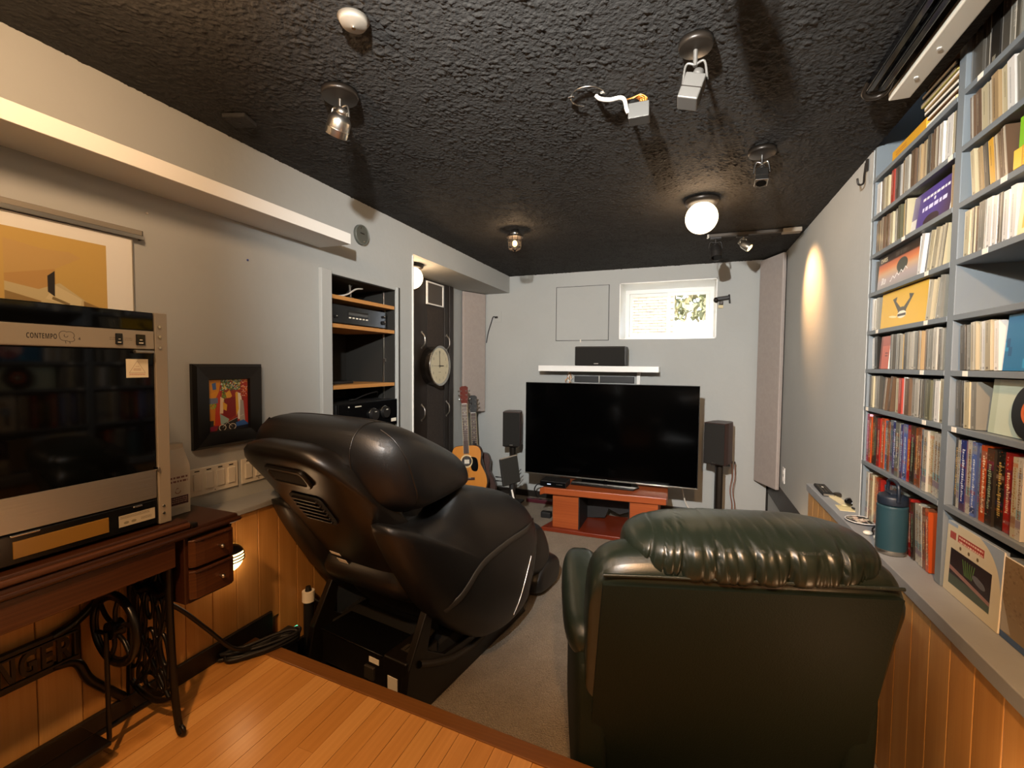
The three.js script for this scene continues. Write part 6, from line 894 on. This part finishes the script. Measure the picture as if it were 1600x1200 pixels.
// caged lamp
{
  const t = thing('caged_light', 'small caged ceiling lamp with a dim amber bulb, over the alcove side', 'ceiling light', [-1.085, H - 0.006, -2.83]);
  mk('canopy', lt([[0.001, 0], [0.03, 0], [0.03, -0.024], [0.024, -0.03], [0.001, -0.03]], 28), M.nickel, t); mk('rim', lt([[0.001, -0.03], [0.056, -0.034], [0.058, -0.042], [0.05, -0.045], [0.001, -0.04]], 32), M.bronze, t);
  for (let k = 0; k < 8; k++) { const a = k / 8 * 2 * Math.PI, c = Math.cos(a), s = Math.sin(a); mk('cage_wire', tb([[c * 0.046, -0.044, s * 0.046], [c * 0.045, -0.085, s * 0.045], [c * 0.04, -0.115, s * 0.04], [c * 0.015, -0.13, s * 0.015]], 0.002), M.bronze, t); } for (const y of [-0.07, -0.11]) mk('cage_ring', tor(0.045 - (y < -0.1 ? 0.005 : 0), 0.002, 0, y, 0, 'y', 28), M.bronze, t);
  mk('glass_jar', lt([[0.034, -0.045], [0.036, -0.09], [0.025, -0.115], [0.001, -0.12]], 24), M.clear, t); mk('bulb', sp(0.017, 0, -0.083, 0, 1, 1.25, 1, 16), M.bulb, t, { shadow: false });
  const L = new THREE.PointLight(WARM, 0.25, 0, 2); L.position.set(0, -0.083, 0); L.castShadow = true; t.add(L);
}
// open wiring: torn patch ring, white sheathed cable, metal junction box with bare copper
{ const t = thing('ceiling_ring', 'thin torn wire ring around a patched hole in the ceiling', 'wire ring', [-0.325, H - 0.012, -1.5]); mk('ring', [tor(0.055, 0.0022, 0, 0, 0, 'y', 40, 4.3)], M.nickel, t); mk('clip', bx(0.02, 0.006, 0.008, -0.05, -0.002, 0.02, 0.002), M.chrome, t); mk('clip', bx(0.014, 0.006, 0.008, 0.05, -0.002, 0.012, 0.002), M.chrome, t); }
{ const t = thing('junction_box', 'open grey metal junction box dangling from the ceiling by a white cable', 'junction box', [-0.165, 2.095, -1.545]); mk('box', [bx(0.062, 0.046, 0.003, 0, 0, 0.024, 0.001), bx(0.062, 0.003, 0.05, 0, -0.023, 0, 0.001), bx(0.003, 0.046, 0.05, 0.031, 0, 0, 0.001), bx(0.003, 0.046, 0.05, -0.031, 0, 0, 0.001), bx(0.062, 0.046, 0.003, 0, 0, -0.025, 0.001)], std({ color: 0x55534f, roughness: 0.45, metalness: 0.5 }), t); mk('cable', tb([[-0.135, 0.066, 0.03], [-0.12, 0.05, 0.036], [-0.09, 0.044, 0.03], [-0.06, 0.05, 0.02], [-0.045, 0.04, 0.02], [-0.038, 0.01, 0.022], [-0.032, -0.004, 0.02]], 0.0065), M.cableWhite, t); for (let k = 0; k < 4; k++) mk('bare_wire', tb([[-0.05 + k * 0.01, 0.045, 0.01], [-0.02 + k * 0.008, 0.052, 0.004 * k], [0.0 + k * 0.008, 0.04, 0.006], [0.006 * k, 0.022, 0.008]], 0.0022), M.copper, t); mk('wire_nut', cy(0.005, 0.008, 0.018, 0.012, 0.04, 0.0, 'x', 12), std({ color: 0xb8892c, roughness: 0.5 }), t); }
{ const t = thing('ceiling_plate', 'square black blank plate on the ceiling, set as a diamond', 'ceiling plate', [-1.535, H - 0.007, -1.208], 18 * DEG); mk('plate', bx(0.085, 0.016, 0.075, 0, -0.004, 0, 0.004), M.ceil, t); mk('screw', cy(0.004, 0.004, 0.003, 0, -0.013, 0), M.bronze, t); }
// rails fixed under the ceiling over the bookcase
{ const t = thing('curtain_track', 'glossy black double track under the ceiling, with a rounded end, over the shelves', 'track', [0, 0, 0]); for (const [x, y] of [[0.505, 2.143], [0.536, 2.138]]) mk('rail', bb(x - 0.011, x + 0.011, y - 0.012, y + 0.016, -1.74, -0.3, 0.006), M.blackGloss, t); mk('rounded_end', tb([[0.495, 2.15, -1.71], [0.493, 2.138, -1.75], [0.508, 2.128, -1.765], [0.535, 2.126, -1.765], [0.55, 2.132, -1.75], [0.553, 2.148, -1.71]], 0.008), M.bronze, t); mk('ceiling_bracket', bb(0.49, 0.55, 2.152, H - 0.002, -1.4, -1.36, 0.002), M.black, t); }
{ const t = thing('light_batten', 'long cream painted batten with two screws under the ceiling, above the bookcase', 'batten', [0, 0, 0]); mk('batten', bb(0.572, 0.628, 2.122, 2.148, -1.80, -0.3, 0.004), M.plastic, t); mk('spacer', bb(0.58, 0.605, 2.148, H - 0.002, -1.7, -1.5, 0.002), M.black, t); for (const z of [-1.68, -1.55]) mk('screw', cy(0.006, 0.005, 0.003, 0.598, 2.1205, z, 'y', 12), M.white, t); }
{ const t = thing('hook', 'small dark metal hook on the wall beside the top of the bookcase', 'hook', [0.684, 2.07, -2.35]); mk('plate', bx(0.008, 0.05, 0.014, 0, 0.06, 0, 0.002), M.bronze, t); mk('dark_curve', tb([[-0.004, 0.07, 0], [-0.008, 0.02, 0.0], [-0.012, -0.015, 0.006], [-0.03, -0.02, 0.012], [-0.036, 0.005, 0.014]], 0.004), M.bronze, t); }  // small dark curved shape by the bookcase top
// unseen key light by the camera, shown as a bulb on a cord
{ const t = thing('unseen_key_lamp', 'small bare lamp head hanging on a cord by the camera, beyond the frame', 'lamp', KEY); mk('bulb', sp(0.022, 0, 0, 0, 1, 1, 1, 16), M.keyGlow, t, { shadow: false }); mk('socket', cy(0.016, 0.02, 0.05, 0, 0.045, 0.01), M.black, t); mk('cord', line([0, 0.07, 0.01], [0, H - KEY[1], 0.01], 0.003), M.cable, t); }
// ------------------------------------------------------------------ things on the right ledge
const LY = 0.656;
{
  const t = thing('water_bottle', 'teal steel water bottle with a navy screw lid and carry loop, on the ledge', 'bottle', [0.653, LY, -1.865]), R = 0.0425;
  mk('body', lt([[0.001, 0.004], [R - 0.004, 0.004], [R - 0.001, 0.016], [R, 0.02], [R, 0.148], [R - 0.0015, 0.151], [R, 0.154], [R, 0.162], [R - 0.002, 0.166], [0.001, 0.166]], 56), M.teal, t);
  mk('steel_base', lt([[0.001, 0], [R - 0.006, 0], [R - 0.001, 0.005], [R + 0.0004, 0.017], [R - 0.001, 0.0175], [0.001, 0.0175]], 56), M.steel, t);
  const lid = mk('lid', lt([[0.001, 0.166], [R - 0.003, 0.166], [R - 0.001, 0.17], [R - 0.001, 0.19], [R - 0.005, 0.198], [0.026, 0.202], [0.001, 0.202]], 48), M.navy, t);
  mk('spout_cap', bx(0.03, 0.010, 0.045, 0, 0.204, 0, 0.004), M.navy, lid);
  mk('carry_loop', tb([[0, 0.185, 0.043], [0, 0.215, 0.043], [0, 0.240, 0.034], [0, 0.246, 0.0], [0, 0.240, -0.034], [0, 0.215, -0.043], [0, 0.185, -0.043]], 0.0055), M.navy, lid); mk('loop_pivot', cy(0.006, 0.006, 0.092, 0, 0.187, 0, 'z', 14), M.navy, lid);
}
{ const t = thing('remote_control', 'slim black television remote lying near the end of the ledge', 'remote', [0.652, LY, -2.665], -0.04); mk('body', bx(0.05, 0.014, 0.21, 0, 0.008, 0, 0.005), M.black, t); mk('silver_end', bx(0.045, 0.010, 0.006, 0, 0.008, 0.104, 0.002), M.nickel, t); for (let k = 0; k < 8; k++) for (let j = 0; j < 3; j++) mk('button', bx(0.009, 0.003, 0.010, -0.014 + j * 0.014, 0.0155, 0.07 - k * 0.02, 0.001), (k === 5 && j === 1) ? M.plastic : M.satin, t); }
{ const t = thing('remote_control', 'curved dark remote with a wrist cord, resting on the cream notepad', 'remote', [0.725, LY + 0.008, -2.50], 0.45); mk('body', inflate([[-0.09, 0.002], [-0.09, 0.014], [-0.03, 0.022], [0.05, 0.02], [0.09, 0.012], [0.09, 0.002]], 0.022, { p: 4, n: 40, rings: 16 }), M.satin, t); mk('button', [bx(0.01, 0.003, 0.012, 0, 0.022, -0.02, 0.001), bx(0.01, 0.003, 0.012, 0, 0.021, 0.02, 0.001)].slice(0, 1), M.black, t); }
{ const t = thing('sunglasses_case', 'small black lumpy pouch with a cord end, beside the curved remote', 'pouch', [0.695, LY + 0.0085, -2.405]); mk('pouch', sp(0.03, 0, 0.016, 0, 0.9, 0.6, 1.1, 18), M.blackGloss, t); mk('cord', tb([[0.0, 0.012, 0.03], [0.004, 0.006, 0.05], [-0.006, 0.004, 0.062], [-0.012, 0.004, 0.05]], 0.004), M.cable, t); }
{ const t = thing('notepad', 'cream notepad under the curved remote, on the ledge', 'notepad', [0.705, LY, -2.50], 0.1); mk('pages', bx(0.10, 0.006, 0.16, 0, 0.003, 0, 0.001), M.cream, t); mk('binding', bx(0.10, 0.007, 0.012, 0, 0.0035, -0.076, 0.001), std({ color: 0xb8a77c, roughness: 0.8 }), t); }
{ const t = thing('leaflet', 'pale yellow printed leaflet lying before the notepad', 'leaflet', [0.69, LY, -2.375], -0.05); mk('sheet', bx(0.11, 0.002, 0.085, 0, 0.0012, 0), M.cream, t); mk('print', card(0.106, 0.08).rotateX(-Math.PI / 2).translate(0, 0.0026, 0), print(220, 166, (c, w, h) => { c.fillStyle = '#d6c998'; c.fillRect(0, 0, w, h); dashes(c, 14, 14, 180, 6, 3, '#9a8a52'); c.fillStyle = '#a8965e'; c.fillRect(120, 100, 80, 40); c.fillStyle = '#c2855a'; c.fillRect(150, 60, 60, 26); }, { roughness: 0.8 }), t, { uv: 'keep' }); }
{ const t = thing('coaster', 'round black and white patterned coaster at the edge of the ledge', 'coaster', [0.672, LY, -2.20]); mk('disc', lt([[0.001, 0], [0.053, 0], [0.056, 0.002], [0.056, 0.006], [0.054, 0.007], [0.001, 0.007]], 44), M.black, t); mk('rim', tor(0.0545, 0.0018, 0, 0.0065, 0, 'y', 48), M.white, t); mk('print', new THREE.CircleGeometry(0.052, 40).rotateX(-Math.PI / 2).translate(0, 0.0074, 0), print(256, 256, (c, w) => { c.fillStyle = '#1d1b19'; c.fillRect(0, 0, w, w); for (let i = 0; i < 46; i++) { const a = rnd() * 6.28, r = rnd() * 112; c.fillStyle = ['#d2c8b4', '#c4b69c', '#e2dac8', '#c9a79a'][i % 4]; c.beginPath(); c.ellipse(w / 2 + r * Math.cos(a), w / 2 + r * Math.sin(a), 8 + rnd() * 24, 5 + rnd() * 12, rnd() * 3, 0, 7); c.fill(); } }, { roughness: 0.5 }), t, { uv: 'keep' }); }
{ const t = thing('earphones', 'tangled white earphones with a dark cord, behind the teal bottle', 'earphones', [0.665, LY, -2.03]); mk('bud', sp(0.012, -0.025, 0.009, 0, 1.3, 0.7, 0.9, 14), M.plastic, t); mk('bud', sp(0.010, -0.012, 0.009, 0.045, 1, 0.8, 1.2, 14), M.plastic, t); mk('cord', tb([[-0.01, 0.006, 0.0], [0.0, 0.02, -0.03], [0.02, 0.025, -0.03], [0.03, 0.008, 0.0], [0.01, 0.004, 0.03], [-0.01, 0.006, 0.05]], 0.003), M.cable, t); mk('cord', tb([[0.0, 0.005, 0.02], [0.02, 0.012, 0.04], [0.01, 0.004, 0.065]], 0.0028), M.cableWhite, t); }
// ------------------------------------------------------------------ cables and boxes round the platform
{
  const t = thing('power_cable', 'long black power cable dropping from the table to a coil on the floorboards', 'cable', [0, 0, 0]), y = PY + 0.008;
  mk('drop', tb([[-1.52, 0.56, -0.86], [-1.50, 0.50, -0.93], [-1.49, 0.38, -1.02], [-1.48, 0.27, -1.10], [-1.47, y + 0.02, -1.17], [-1.44, y, -1.24], [-1.43, y, -1.30]], 0.007, 60), M.cable, t);
  const coil = (o, h) => tb([[-1.545, y + h, -1.12 + o], [-1.50, y + h + 0.006, -1.17 + o], [-1.45, y + h + 0.012, -1.25], [-1.42, y + h + 0.01, -1.32 + o], [-1.40, y + h, -1.31], [-1.415, y + h, -1.24 - o], [-1.45, y + h, -1.17 - o], [-1.50, y + h, -1.11 - o]], 0.0058, 70, true);
  for (const [o, h] of [[0, 0], [0.012, 0.008], [-0.014, 0.012], [0.03, 0.004], [0.02, 0.02]]) mk('coil_turn', coil(o, h), M.cable, t);
  mk('tie', bx(0.012, 0.03, 0.05, -1.535, y + 0.01, -1.13, 0.004), M.black, t);
}
{ const t = thing('power_bar', 'black power bar with a green light on the carpet beside the platform', 'power bar', [-1.515, FY, -1.335], 1.57); mk('body', bx(0.14, 0.05, 0.07, 0, 0.2, 0, 0.01), M.black, t); mk('light', bx(0.03, 0.004, 0.006, 0.06, 0.2265, 0.01, 0.001), M.led, t); mk('sticker', bx(0.04, 0.001, 0.012, -0.03, 0.2256, 0.0), M.plastic, t); mk('riser', bx(0.13, 0.17, 0.05, 0, 0.09, 0, 0.006), M.blackMatte, t); }
{ const t = thing('plug_adapter', 'black upright plug adapter with a white paper tag, against the left dado', 'adapter', [-1.535, FY, -1.50]); mk('body', cy(0.022, 0.02, 0.30, 0, 0.15, 0, 'y', 16), M.black, t); mk('white_tag', cy(0.026, 0.026, 0.045, 0, 0.305, 0, 'y', 18), M.paper, t); mk('cap', cy(0.014, 0.010, 0.02, 0, 0.337, 0, 'y', 14), M.black, t); mk('lead', tb([[0.02, 0.29, -0.01], [0.05, 0.26, -0.03], [0.055, 0.21, -0.035]], 0.005), M.cable, t); }
renderer.render(scene, camera);
